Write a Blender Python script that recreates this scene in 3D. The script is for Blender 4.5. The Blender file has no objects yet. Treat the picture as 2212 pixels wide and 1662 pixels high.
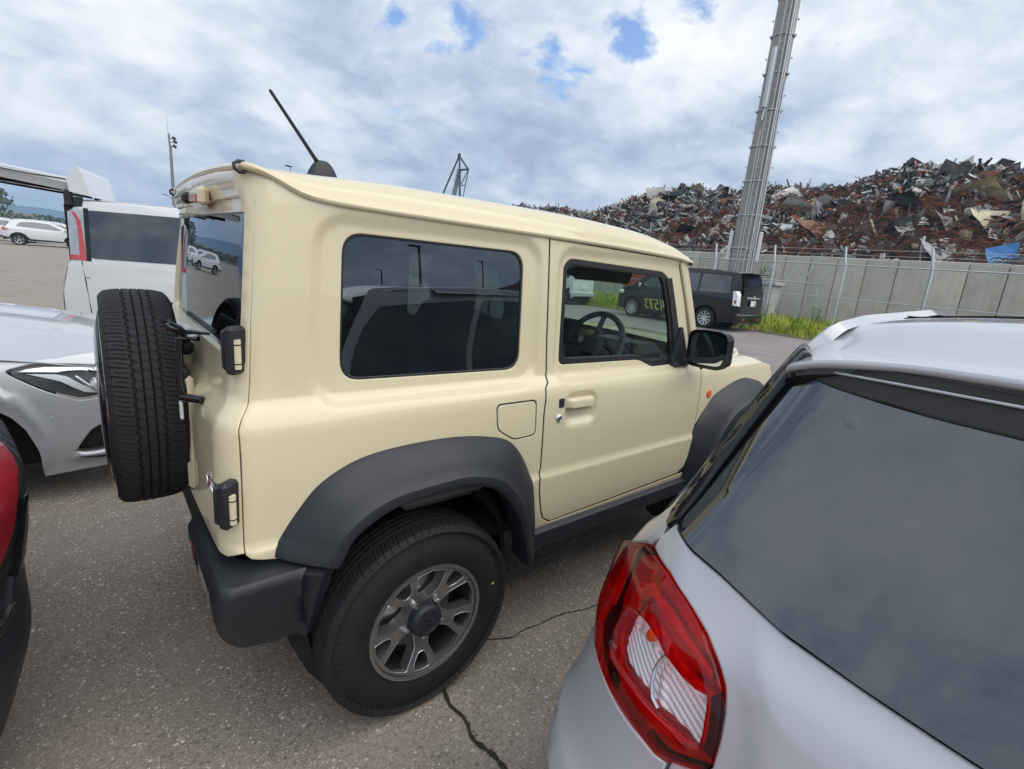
import bpy, math, random
from math import sin, cos, pi, radians, sqrt, exp
from mathutils import Vector, Matrix, noise
from mathutils.geometry import delaunay_2d_cdt
random.seed(7)
D = bpy.data
SC = bpy.context.scene
COL = SC.collection

# ------------------------------------------------------------------ camera
CAM = Vector((-0.763, -2.015, 1.509))
YAW, PIT, ROL = radians(49.89), radians(-13.5), radians(4.96)
cf = Vector((cos(YAW)*cos(PIT), sin(YAW)*cos(PIT), sin(PIT)))
cr0 = Vector((sin(YAW), -cos(YAW), 0)); cu0 = cr0.cross(cf)
cr = cr0*cos(ROL)+cu0*sin(ROL); cu = cu0*cos(ROL)-cr0*sin(ROL)
cam = D.cameras.new('camera'); camo = D.objects.new('camera', cam); COL.objects.link(camo)
cam.sensor_width = 36; cam.lens = 36*1089.37/2212; cam.clip_start = .02; cam.clip_end = 20000
camo.matrix_world = Matrix(((cr.x, cu.x, -cf.x, CAM.x), (cr.y, cu.y, -cf.y, CAM.y), (cr.z, cu.z, -cf.z, CAM.z), (0, 0, 0, 1)))
SC.camera = camo

# ------------------------------------------------------------------ light
SUN_AZ, SUN_EL = radians(-75), radians(52)        # world azimuth of the hidden sun, measured from +X
W = D.worlds.new('World'); SC.world = W; W.use_nodes = True
nt = W.node_tree; nt.nodes.clear()
def N(tree, kind, **kw):
    n = tree.nodes.new(kind)
    for k, v in kw.items():
        if hasattr(n, k): setattr(n, k, v)
    return n
def LK(tree, a, b): tree.links.new(a, b)
def MATH(t, op, a, b=None, c=None, clamp=False):
    n = t.nodes.new('ShaderNodeMath'); n.operation = op; n.use_clamp = clamp
    for i, v in enumerate((a, b, c)):
        if v is None: continue
        if isinstance(v, (int, float)): n.inputs[i].default_value = v
        else: t.links.new(v, n.inputs[i])
    return n.outputs[0]
def VM(t, op, a, b=None):
    n = t.nodes.new('ShaderNodeVectorMath'); n.operation = op
    for i, v in enumerate((a, b)):
        if v is None: continue
        if isinstance(v, (tuple, list, Vector)): n.inputs[i].default_value = v
        else: t.links.new(v, n.inputs[i])
    return n.outputs['Value'] if op in ('DOT_PRODUCT', 'LENGTH', 'DISTANCE') else n.outputs[0]
def NOISE(t, vec, scale, detail=4, rough=.55, dist=0.):
    n = t.nodes.new('ShaderNodeTexNoise'); n.inputs['Scale'].default_value = scale
    n.inputs['Detail'].default_value = detail; n.inputs['Roughness'].default_value = rough
    n.inputs['Distortion'].default_value = dist
    if vec is not None: t.links.new(vec, n.inputs['Vector'])
    return n.outputs['Fac']
def RAMP(t, fac, stops, interp='LINEAR'):
    n = t.nodes.new('ShaderNodeValToRGB'); n.color_ramp.interpolation = interp
    e = n.color_ramp.elements
    while len(e) < len(stops): e.new(.5)
    for i, (p, c) in enumerate(stops):
        e[i].position = p; e[i].color = (c, c, c, 1) if isinstance(c, (int, float)) else tuple(c)+(1,)
    t.links.new(fac, n.inputs[0]); return n.outputs[0]
def MIX(t, fac, a, b, mode='MIX'):
    n = t.nodes.new('ShaderNodeMix'); n.data_type = 'RGBA'; n.blend_type = mode
    if isinstance(fac, (int, float)): n.inputs[0].default_value = fac
    else: t.links.new(fac, n.inputs[0])
    for k, v in ((6, a), (7, b)):
        if isinstance(v, (tuple, list)): n.inputs[k].default_value = tuple(v)+(1,)
        else: t.links.new(v, n.inputs[k])
    return n.outputs[2]
tc = N(nt, 'ShaderNodeTexCoord'); dirv = tc.outputs['Generated']
sky = N(nt, 'ShaderNodeTexSky'); sky.sky_type = 'NISHITA'; sky.sun_disc = False
sky.sun_elevation = SUN_EL; sky.sun_rotation = pi/2-SUN_AZ
sep = N(nt, 'ShaderNodeSeparateXYZ'); LK(nt, dirv, sep.inputs[0])
zz = MATH(nt, 'MAXIMUM', sep.outputs[2], 0.0)
den = MATH(nt, 'ADD', zz, .34)
px_ = MATH(nt, 'DIVIDE', sep.outputs[0], den); py_ = MATH(nt, 'DIVIDE', sep.outputs[1], den)
cmb = N(nt, 'ShaderNodeCombineXYZ'); LK(nt, px_, cmb.inputs[0]); LK(nt, py_, cmb.inputs[1]); cv = cmb.outputs[0]
c_big = NOISE(nt, cv, .95, 7, .52, .2)
c_med = NOISE(nt, VM(nt, 'ADD', cv, (3.1, 7.7, 2.2)), 2.3, 7, .55, .4)
c_fin = NOISE(nt, VM(nt, 'ADD', cv, (9.1, 1.7, 5.2)), 6.5, 7, .58, .3)
f1 = MATH(nt, 'MULTIPLY', c_big, .44); f2 = MATH(nt, 'MULTIPLY_ADD', c_med, .34, f1); f3 = MATH(nt, 'MULTIPLY_ADD', c_fin, .24, f2)
cloudc = RAMP(nt, f3, [(.40, (2.4, 2.9, 3.8)), (.455, (3.2, 3.8, 4.75)), (.505, (4.3, 4.8, 5.5)), (.55, (5.4, 5.7, 6.15)), (.61, (6.5, 6.6, 6.75))])
# toward the horizon the deck brightens and evens out
hz = MATH(nt, 'POWER', MATH(nt, 'SUBTRACT', 1.0, zz, clamp=True), 9)
cloudc = MIX(nt, MATH(nt, 'MULTIPLY', hz, .35), cloudc, (4.6, 5.1, 5.8))
# breaks in the deck
g = None
for (az, el, wd, st) in ((60.5, 19.4, .075, .28), (56.5, 19.8, .085, .30), (52, 20.3, .07, .24), (48.5, 20.6, .09, .30), (47, 24, .10, .30), (42, 22.5, .08, .28), (35.5, 24.5, .09, .30), (64, 21, .05, .24), (20, 19.3, .06, .16)):
    v = (cos(radians(az))*cos(radians(el)), sin(radians(az))*cos(radians(el)), sin(radians(el)))
    d = VM(nt, 'DISTANCE', dirv, v)
    h = MATH(nt, 'MULTIPLY', MATH(nt, 'SUBTRACT', 1.0, MATH(nt, 'DIVIDE', d, wd), clamp=True), st)
    g = h if g is None else MATH(nt, 'MAXIMUM', g, h)
brk = NOISE(nt, VM(nt, 'ADD', cv, (1.3, 4.4, 0)), 5.0, 9, .60, .25)
gap = MATH(nt, 'ADD', MATH(nt, 'MULTIPLY_ADD', brk, 2.0, -.5), MATH(nt, 'MULTIPLY_ADD', g, 1.55, -.09))
gapm = RAMP(nt, gap, [(.71, 0.), (.92, .92)])
skyc = MIX(nt, 1.0, sky.outputs[0], (.95, 1.12, 1.35), 'MULTIPLY')
fin = MIX(nt, gapm, cloudc, skyc)
bg = N(nt, 'ShaderNodeBackground'); bg.inputs[1].default_value = .1; LK(nt, fin, bg.inputs[0])
wo = N(nt, 'ShaderNodeOutputWorld'); LK(nt, bg.outputs[0], wo.inputs[0])
sun = D.lights.new('sun', 'SUN'); suno = D.objects.new('sun', sun); COL.objects.link(suno)
sun.energy = 1.5; sun.angle = radians(75); sun.color = (1., .97, .92)
sd = Vector((cos(SUN_AZ)*cos(SUN_EL), sin(SUN_AZ)*cos(SUN_EL), sin(SUN_EL)))
suno.rotation_euler = sd.to_track_quat('Z', 'Y').to_euler(); suno.location = (0, 0, 30)
SC.view_settings.view_transform = 'Standard'; SC.view_settings.look = 'None'
SC.view_settings.exposure = .74; SC.view_settings.gamma = 1; SC.view_settings.use_curve_mapping = False
SC.render.engine = 'CYCLES'
SC.cycles.max_bounces = 10; SC.cycles.transparent_max_bounces = 24; SC.cycles.glossy_bounces = 5; SC.cycles.diffuse_bounces = 4
# ------------------------------------------------------------------ materials
def newmat(name):
    m = D.materials.new(name); m.use_nodes = True; t = m.node_tree; b = t.nodes['Principled BSDF']; return m, t, b
def setp(b, **kw):
    names = dict(base='Base Color', rough='Roughness', metal='Metallic', spec='Specular IOR Level', coat='Coat Weight', coatr='Coat Roughness', ior='IOR', trans='Transmission Weight', sheen='Sheen Weight', em='Emission Color', ems='Emission Strength')
    for k, v in kw.items():
        b.inputs[names[k]].default_value = tuple(v)+(1,) if isinstance(v, (tuple, list)) else v
def bump(t, b, h, dist=.002, strength=1.):
    n = t.nodes.new('ShaderNodeBump'); n.inputs['Distance'].default_value = dist; n.inputs['Strength'].default_value = strength
    t.links.new(h, n.inputs['Height']); t.links.new(n.outputs[0], b.inputs['Normal'])
def objc(t): return t.nodes.new('ShaderNodeTexCoord').outputs['Object']
def simple(name, base, rough=.5, metal=0., var=.0, vs=8., bmp=0., bs=200., **kw):
    m, t, b = newmat(name); setp(b, base=base, rough=rough, metal=metal, **kw)
    co = objc(t)
    if var > 0:
        f = NOISE(t, co, vs, 6, .6)
        lo = tuple(c*(1-var) for c in base); hi = tuple(min(1, c*(1+var)) for c in base)
        LK(t, MIX(t, RAMP(t, f, [(.3, 0.), (.7, 1.)]), lo, hi), b.inputs['Base Color'])
        LK(t, MATH(t, 'MULTIPLY_ADD', f, .25, rough-.12, clamp=True), b.inputs['Roughness'])
    if bmp > 0: bump(t, b, NOISE(t, co, bs, 3, .6), bmp)
    return m
def paint(name, base, metal=0., rough=.38, flake=0.):
    """car paint: tinted base under clear coat, faint dust and orange peel"""
    m, t, b = newmat(name); setp(b, base=base, rough=rough, metal=metal, coat=1., coatr=.03, spec=.5 if metal else .12)
    co = objc(t)
    dust = RAMP(t, NOISE(t, co, 3.2, 8, .65), [(.42, 0.), (.72, 1.)])
    dark = tuple(c*.965 for c in base)
    LK(t, MIX(t, MATH(t, 'MULTIPLY', dust, .5), base, tuple(.93*c+(.03 if max(base) > .1 else .006) for c in dark)), b.inputs['Base Color'])
    LK(t, MATH(t, 'MULTIPLY_ADD', dust, .06, .03), b.inputs['Coat Roughness'])
    bump(t, b, NOISE(t, co, 350, 2, .5), .00008)
    if flake:
        LK(t, MATH(t, 'MULTIPLY_ADD', NOISE(t, co, 900, 1, .5), .22, rough-.1), b.inputs['Roughness'])
    return m
def fresnel(t, ior):
    """same reflectance from either side: a thin pane"""
    fr = N(t, 'ShaderNodeFresnel'); ge = N(t, 'ShaderNodeNewGeometry')
    LK(t, MATH(t, 'MULTIPLY_ADD', ge.outputs['Backfacing'], 1/ior-ior, ior), fr.inputs[0]); return fr
def glass(name, tint, ior=1.62, grime=.02, rip=.0):
    m, t, b = newmat(name); t.nodes.remove(b)
    out = t.nodes['Material Output']
    tr = N(t, 'ShaderNodeBsdfTransparent'); tr.inputs[0].default_value = tuple(tint)+(1,)
    gl = N(t, 'ShaderNodeBsdfGlossy'); gl.inputs['Roughness'].default_value = 0.; gl.inputs[0].default_value = (.84, .92, 1, 1)
    fr = fresnel(t, ior)
    mx = N(t, 'ShaderNodeMixShader'); LK(t, fr.outputs[0], mx.inputs[0]); LK(t, tr.outputs[0], mx.inputs[1]); LK(t, gl.outputs[0], mx.inputs[2])
    df = N(t, 'ShaderNodeBsdfDiffuse'); df.inputs[0].default_value = (.4, .4, .38, 1)
    m2 = N(t, 'ShaderNodeMixShader'); co = objc(t)
    LK(t, MATH(t, 'MULTIPLY', RAMP(t, NOISE(t, co, 5, 8, .7), [(.45, 0.), (.8, 1.)]), grime), m2.inputs[0])
    LK(t, mx.outputs[0], m2.inputs[1]); LK(t, df.outputs[0], m2.inputs[2]); LK(t, m2.outputs[0], out.inputs[0])
    # glass is never perfectly flat: very faint ripple
    bn = N(t, 'ShaderNodeBump'); bn.inputs['Distance'].default_value = rip or 1e-6; LK(t, NOISE(t, co, 2.2, 1, .4), bn.inputs['Height'])
    LK(t, bn.outputs[0], gl.inputs['Normal'])
    return m
def lens(name, tint, rough=.05, ior=1.5):
    m, t, b = newmat(name); t.nodes.remove(b); out = t.nodes['Material Output']
    tr = N(t, 'ShaderNodeBsdfTransparent'); tr.inputs[0].default_value = tuple(tint)+(1,)
    gl = N(t, 'ShaderNodeBsdfGlossy'); gl.inputs['Roughness'].default_value = rough
    fr = fresnel(t, ior)
    mx = N(t, 'ShaderNodeMixShader'); LK(t, fr.outputs[0], mx.inputs[0]); LK(t, tr.outputs[0], mx.inputs[1]); LK(t, gl.outputs[0], mx.inputs[2]); LK(t, mx.outputs[0], out.inputs[0])
    return m
MT = dict(
 closeout=simple('seam_shade_black', (.004, .004, .004), .95),
 cream=paint('cream_paint', (.69, .605, .405), 0., .42),
 silver=paint('silver_paint', (.485, .50, .535), .25, .45, 1),
 silverb=paint('bright_silver_paint', (.50, .52, .55), .28, .36, 1),
 white=paint('white_paint', (.64, .655, .67)),
 black=paint('black_paint', (.008, .009, .013)),
 bluegrey=paint('blue_grey_paint', (.05, .07, .09), .3),
 red=paint('dark_red_paint', (.32, .010, .022), .25),
 plastic=simple('grained_black_plastic', (.0165, .019, .0245), .48, var=.06, vs=5, bmp=.00012, bs=900),
 plasticm=simple('matt_black_plastic', (.014, .014, .015), .62, bmp=.0001, bs=700),
 gloss=simple('gloss_black', (.008, .008, .01), .08),
 rubber=simple('tyre_rubber', (.010, .010, .0115), .72, var=.25, vs=14, bmp=.0002, bs=600),
 seal=simple('rubber_seal', (.012, .012, .013), .45),
 dark=simple('underbody_black', (.006, .006, .006), .9),
 cabin=simple('cabin_plastic', (.03, .031, .033), .7, var=.1),
 fabric=simple('seat_fabric', (.022, .022, .024), .92, var=.2, vs=60, bmp=.0006, bs=400),
 alloy=simple('gunmetal_alloy', (.33, .32, .31), .32, .8, coat=.6, coatr=.08),
 alloyd=simple('wheel_barrel_dark', (.05, .05, .05), .4, .6),
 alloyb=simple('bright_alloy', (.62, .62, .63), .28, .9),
 chrome=simple('chrome', (.75, .76, .78), .06, 1.),
 steel=simple('galvanised_steel', (.50, .53, .56), .48, .55, var=.18, vs=20),
 brake=simple('brake_disc', (.34, .33, .33), .35, .9, var=.2, vs=30),
 amber=simple('amber_lens', (.72, .10, .008), .15, coat=1.),
 redlens=simple('red_lens', (.50, .006, .012), .08, coat=1., coatr=.02),
 reddeep=simple('lamp_bowl', (.62, .50, .50), .30, .35),
 clearrefl=simple('lamp_reflector', (.80, .82, .84), .32, .30),
 white_pl=simple('white_plastic', (.75, .76, .76), .4),
 glassd=glass('privacy_glass', (.07, .085, .08), 2.15, rip=.0004),
 glasst=glass('tail_door_glass', (.05, .055, .06), 2.1, rip=.0010),
 glassb=glass('dark_tailgate_glass', (.012, .013, .015), 2.25, .006),
 glassc=glass('green_tinted_glass', (.74, .86, .79), 1.5, .02, .0003),
 mirror=simple('mirror_glass', (.62, .70, .76), .01, 1.),
 lensred=lens('red_lamp_cover', (.90, .04, .045), .03, 1.5),
 lensclr=lens('clear_lamp_cover', (.93, .95, .96), .02, 1.5),
 lenssmk=lens('smoked_lamp_cover', (.22, .22, .25), .03, 1.55),
)
# ------------------------------------------------------------------ objects
def mesh(name, V, F, mat, parent=None, smooth=35, mats=None, fm=None):
    me = D.meshes.new(name); me.from_pydata([tuple(v) for v in V], [], F)
    for m in (mats or [mat]): me.materials.append(MT[m] if isinstance(m, str) else m)
    if fm: me.polygons.foreach_set('material_index', fm)
    if smooth:
        me.polygons.foreach_set('use_smooth', [True]*len(F)); me.set_sharp_from_angle(angle=radians(smooth))
    me.validate(); me.update()
    o = D.objects.new(name, me); COL.objects.link(o)
    if parent: o.parent = parent
    return o
def tag(o, label=None, cat=None, group=None, kind=None):
    if label: o['label'] = label
    if cat: o['category'] = cat
    if group: o['group'] = group
    if kind: o['kind'] = kind
    return o
def thing(name, label, cat, loc=(0, 0, 0), rz=0., group=None):
    o = D.objects.new(name, None); COL.objects.link(o); o.location = loc; o.rotation_euler = (0, 0, rz)
    o.empty_display_size = .2
    return tag(o, label, cat, group)
def kids(o): return [c for c in D.objects if c.parent == o]
def copy_tree(o, loc=None, rz=None, label=None, parent=None):
    c = o.copy(); COL.objects.link(c)
    if parent: c.parent = parent
    if loc is not None: c.location = loc
    if rz is not None: c.rotation_euler = (0, 0, rz)
    if label: c['label'] = label
    for k in kids(o): copy_tree(k, parent=c)
    return c
class MB:
    def __init__(S): S.v = []; S.f = []
    def add(S, V, F):
        n = len(S.v); S.v += [tuple(v) for v in V]; S.f += [tuple(i+n for i in f) for f in F]; return S
    def box(S, c, d, rot=None, bev=0.):
        """box, chamfered when bev>0"""
        hx, hy, hz = d[0]/2, d[1]/2, d[2]/2; V = []; F = []
        if bev <= 0:
            V = [(sx*hx, sy*hy, sz*hz) for sx in (-1, 1) for sy in (-1, 1) for sz in (-1, 1)]
            F = [(0, 1, 3, 2), (4, 6, 7, 5), (0, 4, 5, 1), (2, 3, 7, 6), (0, 2, 6, 4), (1, 5, 7, 3)]
        else:
            b = min(bev, hx*.98, hy*.98, hz*.98); idx = {}
            for sx in (-1, 1):
                for sy in (-1, 1):
                    for sz in (-1, 1):
                        for a in range(3):
                            q = [sx*(hx-b), sy*(hy-b), sz*(hz-b)]; q[a] = (sx*hx, sy*hy, sz*hz)[a]
                            idx[(sx, sy, sz, a)] = len(V); V.append(tuple(q))
            for s in (-1, 1):
                F.append([idx[(s, y, z, 0)] for y, z in ((-1, -1), (1, -1), (1, 1), (-1, 1))][::s])
                F.append([idx[(x, s, z, 1)] for x, z in ((-1, -1), (-1, 1), (1, 1), (1, -1))][::s])
                F.append([idx[(x, y, s, 2)] for x, y in ((-1, -1), (1, -1), (1, 1), (-1, 1))][::s])
            for s in (-1, 1):
                for t in (-1, 1):
                    F.append((idx[(s, t, -1, 0)], idx[(s, t, 1, 0)], idx[(s, t, 1, 1)], idx[(s, t, -1, 1)]))
                    F.append((idx[(s, -1, t, 0)], idx[(s, 1, t, 0)], idx[(s, 1, t, 2)], idx[(s, -1, t, 2)]))
                    F.append((idx[(-1, s, t, 1)], idx[(1, s, t, 1)], idx[(1, s, t, 2)], idx[(-1, s, t, 2)]))
                    for r in (-1, 1): F.append((idx[(s, t, r, 0)], idx[(s, t, r, 1)], idx[(s, t, r, 2)]))
        R = rot or Matrix.Identity(3); c = Vector(c)
        return S.add([R @ Vector(v)+c for v in V], F)
    def tube(S, P, r, n=8, cap=True, closed=False):
        P = [Vector(p) for p in P]; R = r if isinstance(r, (list, tuple)) else [r]*len(P); V = []; F = []; m = len(P)
        up = None
        for i, p in enumerate(P):
            a = P[i-1] if (i > 0 or closed) else p; b = P[(i+1) % m] if (i < m-1 or closed) else p
            t = (b-a).normalized()
            if up is None:
                up = Vector((0, 0, 1)) if abs(t.z) < .9 else Vector((1, 0, 0))
            x = t.cross(up).normalized(); y = x.cross(t); up = y
            for k in range(n):
                q = 2*pi*k/n; V.append(p+R[i]*(cos(q)*x+sin(q)*y))
        for i in range(m if closed else m-1):
            j = (i+1) % m
            for k in range(n): F.append((i*n+k, i*n+(k+1) % n, j*n+(k+1) % n, j*n+k))
        if cap and not closed: F.append(tuple(range(n))[::-1]); F.append(tuple(range((m-1)*n, m*n)))
        return S.add(V, F)
    def lathe(S, prof, n=48, axis='y', c=(0, 0, 0), close=False):
        """prof: list of (r, h) along the axis"""
        V = []; F = []; m = len(prof); c = Vector(c)
        for (r, h) in prof:
            for k in range(n):
                q = 2*pi*k/n; a, b = r*cos(q), r*sin(q)
                V.append(c+(Vector((a, h, b)) if axis == 'y' else Vector((h, a, b)) if axis == 'x' else Vector((a, b, h))))
        for i in range(m-1 if not close else m):
            j = (i+1) % m
            for k in range(n): F.append((i*n+k, j*n+k, j*n+(k+1) % n, i*n+(k+1) % n))
        return S.add(V, F)
    def prism(S, poly, h0, h1, fn):
        """poly 2-D outline; fn(a,b,h)->xyz"""
        n = len(poly)
        V = [fn(a, b, h0) for a, b in poly]+[fn(a, b, h1) for a, b in poly]
        F = [tuple(range(n))[::-1], tuple(range(n, 2*n))]+[(i, (i+1) % n, n+(i+1) % n, n+i) for i in range(n)]
        return S.add(V, F)
    def grid(S, nu, nv, fn, closeu=False):
        V = [fn(i, j) for i in range(nu) for j in range(nv)]
        F = [(i*nv+j, ((i+1) % nu)*nv+j, ((i+1) % nu)*nv+j+1, i*nv+j+1) for i in range(nu if closeu else nu-1) for j in range(nv-1)]
        return S.add(V, F)
    def build(S, name, mat, parent=None, smooth=35, **k): return mesh(name, S.v, S.f, mat, parent, smooth, **k)
# ------------------------------------------------------------------ curved car skins
def interp(t, pts):
    if t <= pts[0][0]: return pts[0][1]
    if t >= pts[-1][0]: return pts[-1][1]
    n = len(pts)
    for i in range(n-1):
        if t <= pts[i+1][0]: break
    x0, y0 = pts[i]; x1, y1 = pts[i+1]; h = (x1-x0) or 1e-6; d = (y1-y0)/h
    dl = (y0-pts[i-1][1])/(x0-pts[i-1][0]) if i > 0 else d
    dr = (pts[i+2][1]-y1)/(pts[i+2][0]-x1) if i < n-2 else d
    m0 = 0 if dl*d <= 0 else 2*dl*d/(dl+d); m1 = 0 if dr*d <= 0 else 2*dr*d/(dr+d)
    if i == 0: m0 = d
    if i == n-2: m1 = d
    u = (t-x0)/h
    return y0*(1+2*u)*(1-u)**2+m0*h*u*(1-u)**2+y1*u*u*(3-2*u)+m1*h*u*u*(u-1)
class Wrap:
    """car skin: s<0 runs along the flank, 0..L round the corner, s>L across the end"""
    def __init__(S, w, xr, r, y0=0., sg=-1, bow=.03, bulge=.0, xm=1., dirx=1, X0=None, L=.15):
        S.w, S.xr, S.r, S.y0, S.sg, S.bow, S.bulge, S.xm, S.dirx, S.X0, S.L = w, xr, r, y0, sg, bow, bulge, xm, dirx, X0, L
        S.flip = (sg*dirx) > 0; S.cache = {}
    def prm(S, z):
        k = round(z, 4)
        if k not in S.cache:
            S.cache[k] = (interp(z, S.w), interp(z, S.xr), interp(z, S.r) if isinstance(S.r, list) else S.r)
        return S.cache[k]
    def base(S, s, z):
        w, xr, r = S.prm(z)
        if s <= 0: a = r-s; b = w
        elif s < S.L:
            t = s/S.L*pi/2; a = r-r*sin(t); b = w-r+r*cos(t)
        else:
            a = 0.; b = w-r-(s-S.L); e = -(w-r)-b
            if e > 0:
                t = min(e/S.L, 1.)*pi/2; a = r-r*cos(t); b = -(w-r)-r*sin(t)
                if e > S.L: a = r+(e-S.L)
        if s < 0 and S.X0 is not None: a = S.X0-xr-s+(xr+r-S.X0)*exp(4*s)
        x = xr+S.dirx*(a-S.bow*(max(0, 1-(b/w)**2))*exp(-max(0, a)*6))
        b -= S.bulge*(x-S.xm)**2
        return (x, S.y0+S.sg*b, z)
    def P(S, s, z, d=0.):
        p = S.base(s, z)
        if d == 0: return p
        h = .004; a = S.base(s+h, z); b = S.base(s-h, z); c = S.base(s, z+h); e = S.base(s, z-h)
        u = Vector(a)-Vector(b); v = Vector(c)-Vector(e)
        n = u.cross(v)
        if n.length < 1e-12: return p
        n.normalize()
        if S.flip: n = -n
        # n points outward when sg=-1,dirx=1
        return (p[0]-d*n.x, p[1]-d*n.y, p[2]-d*n.z)
def dens(loop, step):
    out = []; n = len(loop)
    for i in range(n):
        a = loop[i]; b = loop[(i+1) % n]; L = math.hypot(b[0]-a[0], b[1]-a[1]); k = max(1, int(round(L/step)))
        for j in range(k): out.append((a[0]+(b[0]-a[0])*j/k, a[1]+(b[1]-a[1])*j/k))
    return out
def area(l): return .5*sum(l[i][0]*l[(i+1) % len(l)][1]-l[(i+1) % len(l)][0]*l[i][1] for i in range(len(l)))
def rnd(poly, r=.03, n=4, skip=()):
    """round the corners of an outline"""
    out = []; m = len(poly)
    for i in range(m):
        p = Vector(poly[i]).to_2d(); a = Vector(poly[i-1]).to_2d(); b = Vector(poly[(i+1) % m]).to_2d()
        if i in skip: out.append(tuple(p)); continue
        da = (a-p); db = (b-p); q = min(r, da.length*.45, db.length*.45)
        A = p+da.normalized()*q; B = p+db.normalized()*q
        for k in range(n+1):
            t = k/n; out.append(tuple(A*(1-t)**2+p*2*t*(1-t)+B*t*t))
    return out
def spl(poly, n=5):
    """closed Catmull-Rom"""
    out = []; m = len(poly)
    for i in range(m):
        p0, p1, p2, p3 = [Vector(poly[(i+k) % m]).to_2d() for k in (-1, 0, 1, 2)]
        for k in range(n):
            t = k/n
            out.append(tuple(.5*((2*p1)+(p2-p0)*t+(2*p0-5*p1+4*p2-p3)*t*t+(3*p1-p0-3*p2+p3)*t**3)))
    return out
def inpoly(x, y, P):
    c = False; n = len(P); j = n-1
    for i in range(n):
        xi, yi = P[i]; xj, yj = P[j]
        if (yi > y) != (yj > y) and x < (xj-xi)*(y-yi)/(yj-yi)+xi: c = not c
        j = i
    return c
def rrsd(x, z, x0, x1, z0, z1, r):
    """signed distance to a rounded rectangle, negative inside"""
    qx = abs(x-(x0+x1)/2)-(x1-x0)/2+r; qz = abs(z-(z0+z1)/2)-(z1-z0)/2+r
    return math.hypot(max(qx, 0), max(qz, 0))+min(max(qx, qz), 0)-r
def sst(a, b, x):
    t = max(0., min(1., (x-a)/(b-a))); return t*t*(3-2*t)
def panel(name, S, outer, mat, parent=None, holes=(), step=.03, fl=.012, rr=.003, off=0., disp=None, smooth=40, edge=None, fn=None):
    """skin panel cut to an outline: rolled edges, returned flange, holes. S.P(s,z,d) maps to 3-D"""
    edge = edge or step
    P = S.P if S else fn
    loops = [dens(outer, edge)]+[dens(h, edge) for h in holes]
    pts = []; key = {}; edges = []; depth = []; tilt = {}
    def nrm(l, i):
        n = len(l); a = l[i-1]; b = l[(i+1) % n]; dx, dy = b[0]-a[0], b[1]-a[1]; L = math.hypot(dx, dy) or 1
        return -dy/L, dx/L
    bl = []
    for li, l in enumerate(loops):
        sgn = 1 if area(l) > 0 else -1
        if li > 0: sgn = -sgn
        st = len(pts)
        for p in l: pts.append(p); depth.append(-rr)
        n = len(l); bl.append((st, n))
        if rr > 0:
            for i in range(n): q = nrm(l, i); tilt[st+i] = (-sgn*q[0], -sgn*q[1])
        for i in range(n): edges.append((st+i, st+(i+1) % n))
        if rr > 0:
            for i in range(n):
                nx, ny = nrm(l, i); q = (l[i][0]+sgn*nx*rr*1.6, l[i][1]+sgn*ny*rr*1.6)
                pts.append(q); depth.append(0.)
    gh = {}; cs = step
    for p in pts: gh.setdefault((int(p[0]//cs), int(p[1]//cs)), []).append(p)
    xs = [p[0] for p in loops[0]]; ys = [p[1] for p in loops[0]]
    nx = int((max(xs)-min(xs))/step)+1; ny = int((max(ys)-min(ys))/step)+1
    for i in range(nx+1):
        for j in range(ny+1):
            x = min(xs)+(i+.5*(j % 2))*step; y = min(ys)+j*step
            if not inpoly(x, y, loops[0]) or any(inpoly(x, y, h) for h in loops[1:]): continue
            cx, cy = int(x//cs), int(y//cs); ok = True
            for a in (-1, 0, 1):
                for b in (-1, 0, 1):
                    for q in gh.get((cx+a, cy+b), ()):
                        if (q[0]-x)**2+(q[1]-y)**2 < (.5*step)**2: ok = False; break
                    if not ok: break
                if not ok: break
            if ok: pts.append((x, y)); depth.append(0.)
    vo, eo, fo, ov, oe, of = delaunay_2d_cdt([Vector(p) for p in pts], edges, [], 0, 1e-7)
    F = []
    for f in fo:
        cx = sum(vo[i].x for i in f)/3; cy = sum(vo[i].y for i in f)/3
        if inpoly(cx, cy, loops[0]) and not any(inpoly(cx, cy, h) for h in loops[1:]): F.append(tuple(f))
    V = []; dd = []; par = []; tl = []
    inv = {}
    for i, v in enumerate(vo):
        d = off+min([depth[k] for k in ov[i]] or [0.])
        if disp: d += disp(v.x, v.y)
        dd.append(d); V.append(P(v.x, v.y, d)); par.append((v.x, v.y)); tl.append(next((tilt[k] for k in ov[i] if k in tilt), None))
        for k in ov[i]: inv[k] = i
    if fl > 0:
        for st, n in bl:
            b0 = len(V)
            idx = [inv[st+i] for i in range(n)]
            for i in idx: V.append(P(vo[i].x, vo[i].y, dd[i]-fl))
            for i in range(n): F.append((idx[i], idx[(i+1) % n], b0+(i+1) % n, b0+i))
    used = set(i for f in F for i in f); mp = {}; V2 = []
    for i in sorted(used): mp[i] = len(V2); V2.append(V[i])
    F = [tuple(mp[i] for i in f) for f in F]
    o = mesh(name, V2, F, mat, parent, smooth)
    import bmesh
    bm = bmesh.new(); bm.from_mesh(o.data); bmesh.ops.recalc_face_normals(bm, faces=bm.faces)
    bm.to_mesh(o.data); bm.free(); me = o.data
    # exact surface normals, so that the triangulation never shows in reflections
    h = .002; D0 = (lambda s, z: off+disp(s, z)) if disp else (lambda s, z: off or 1e-9)
    nb = {}; ln_ = [(0., 0., 0.)]*len(me.loops); ntop = len(par); back = {mp[i]: i for i in mp}
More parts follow.
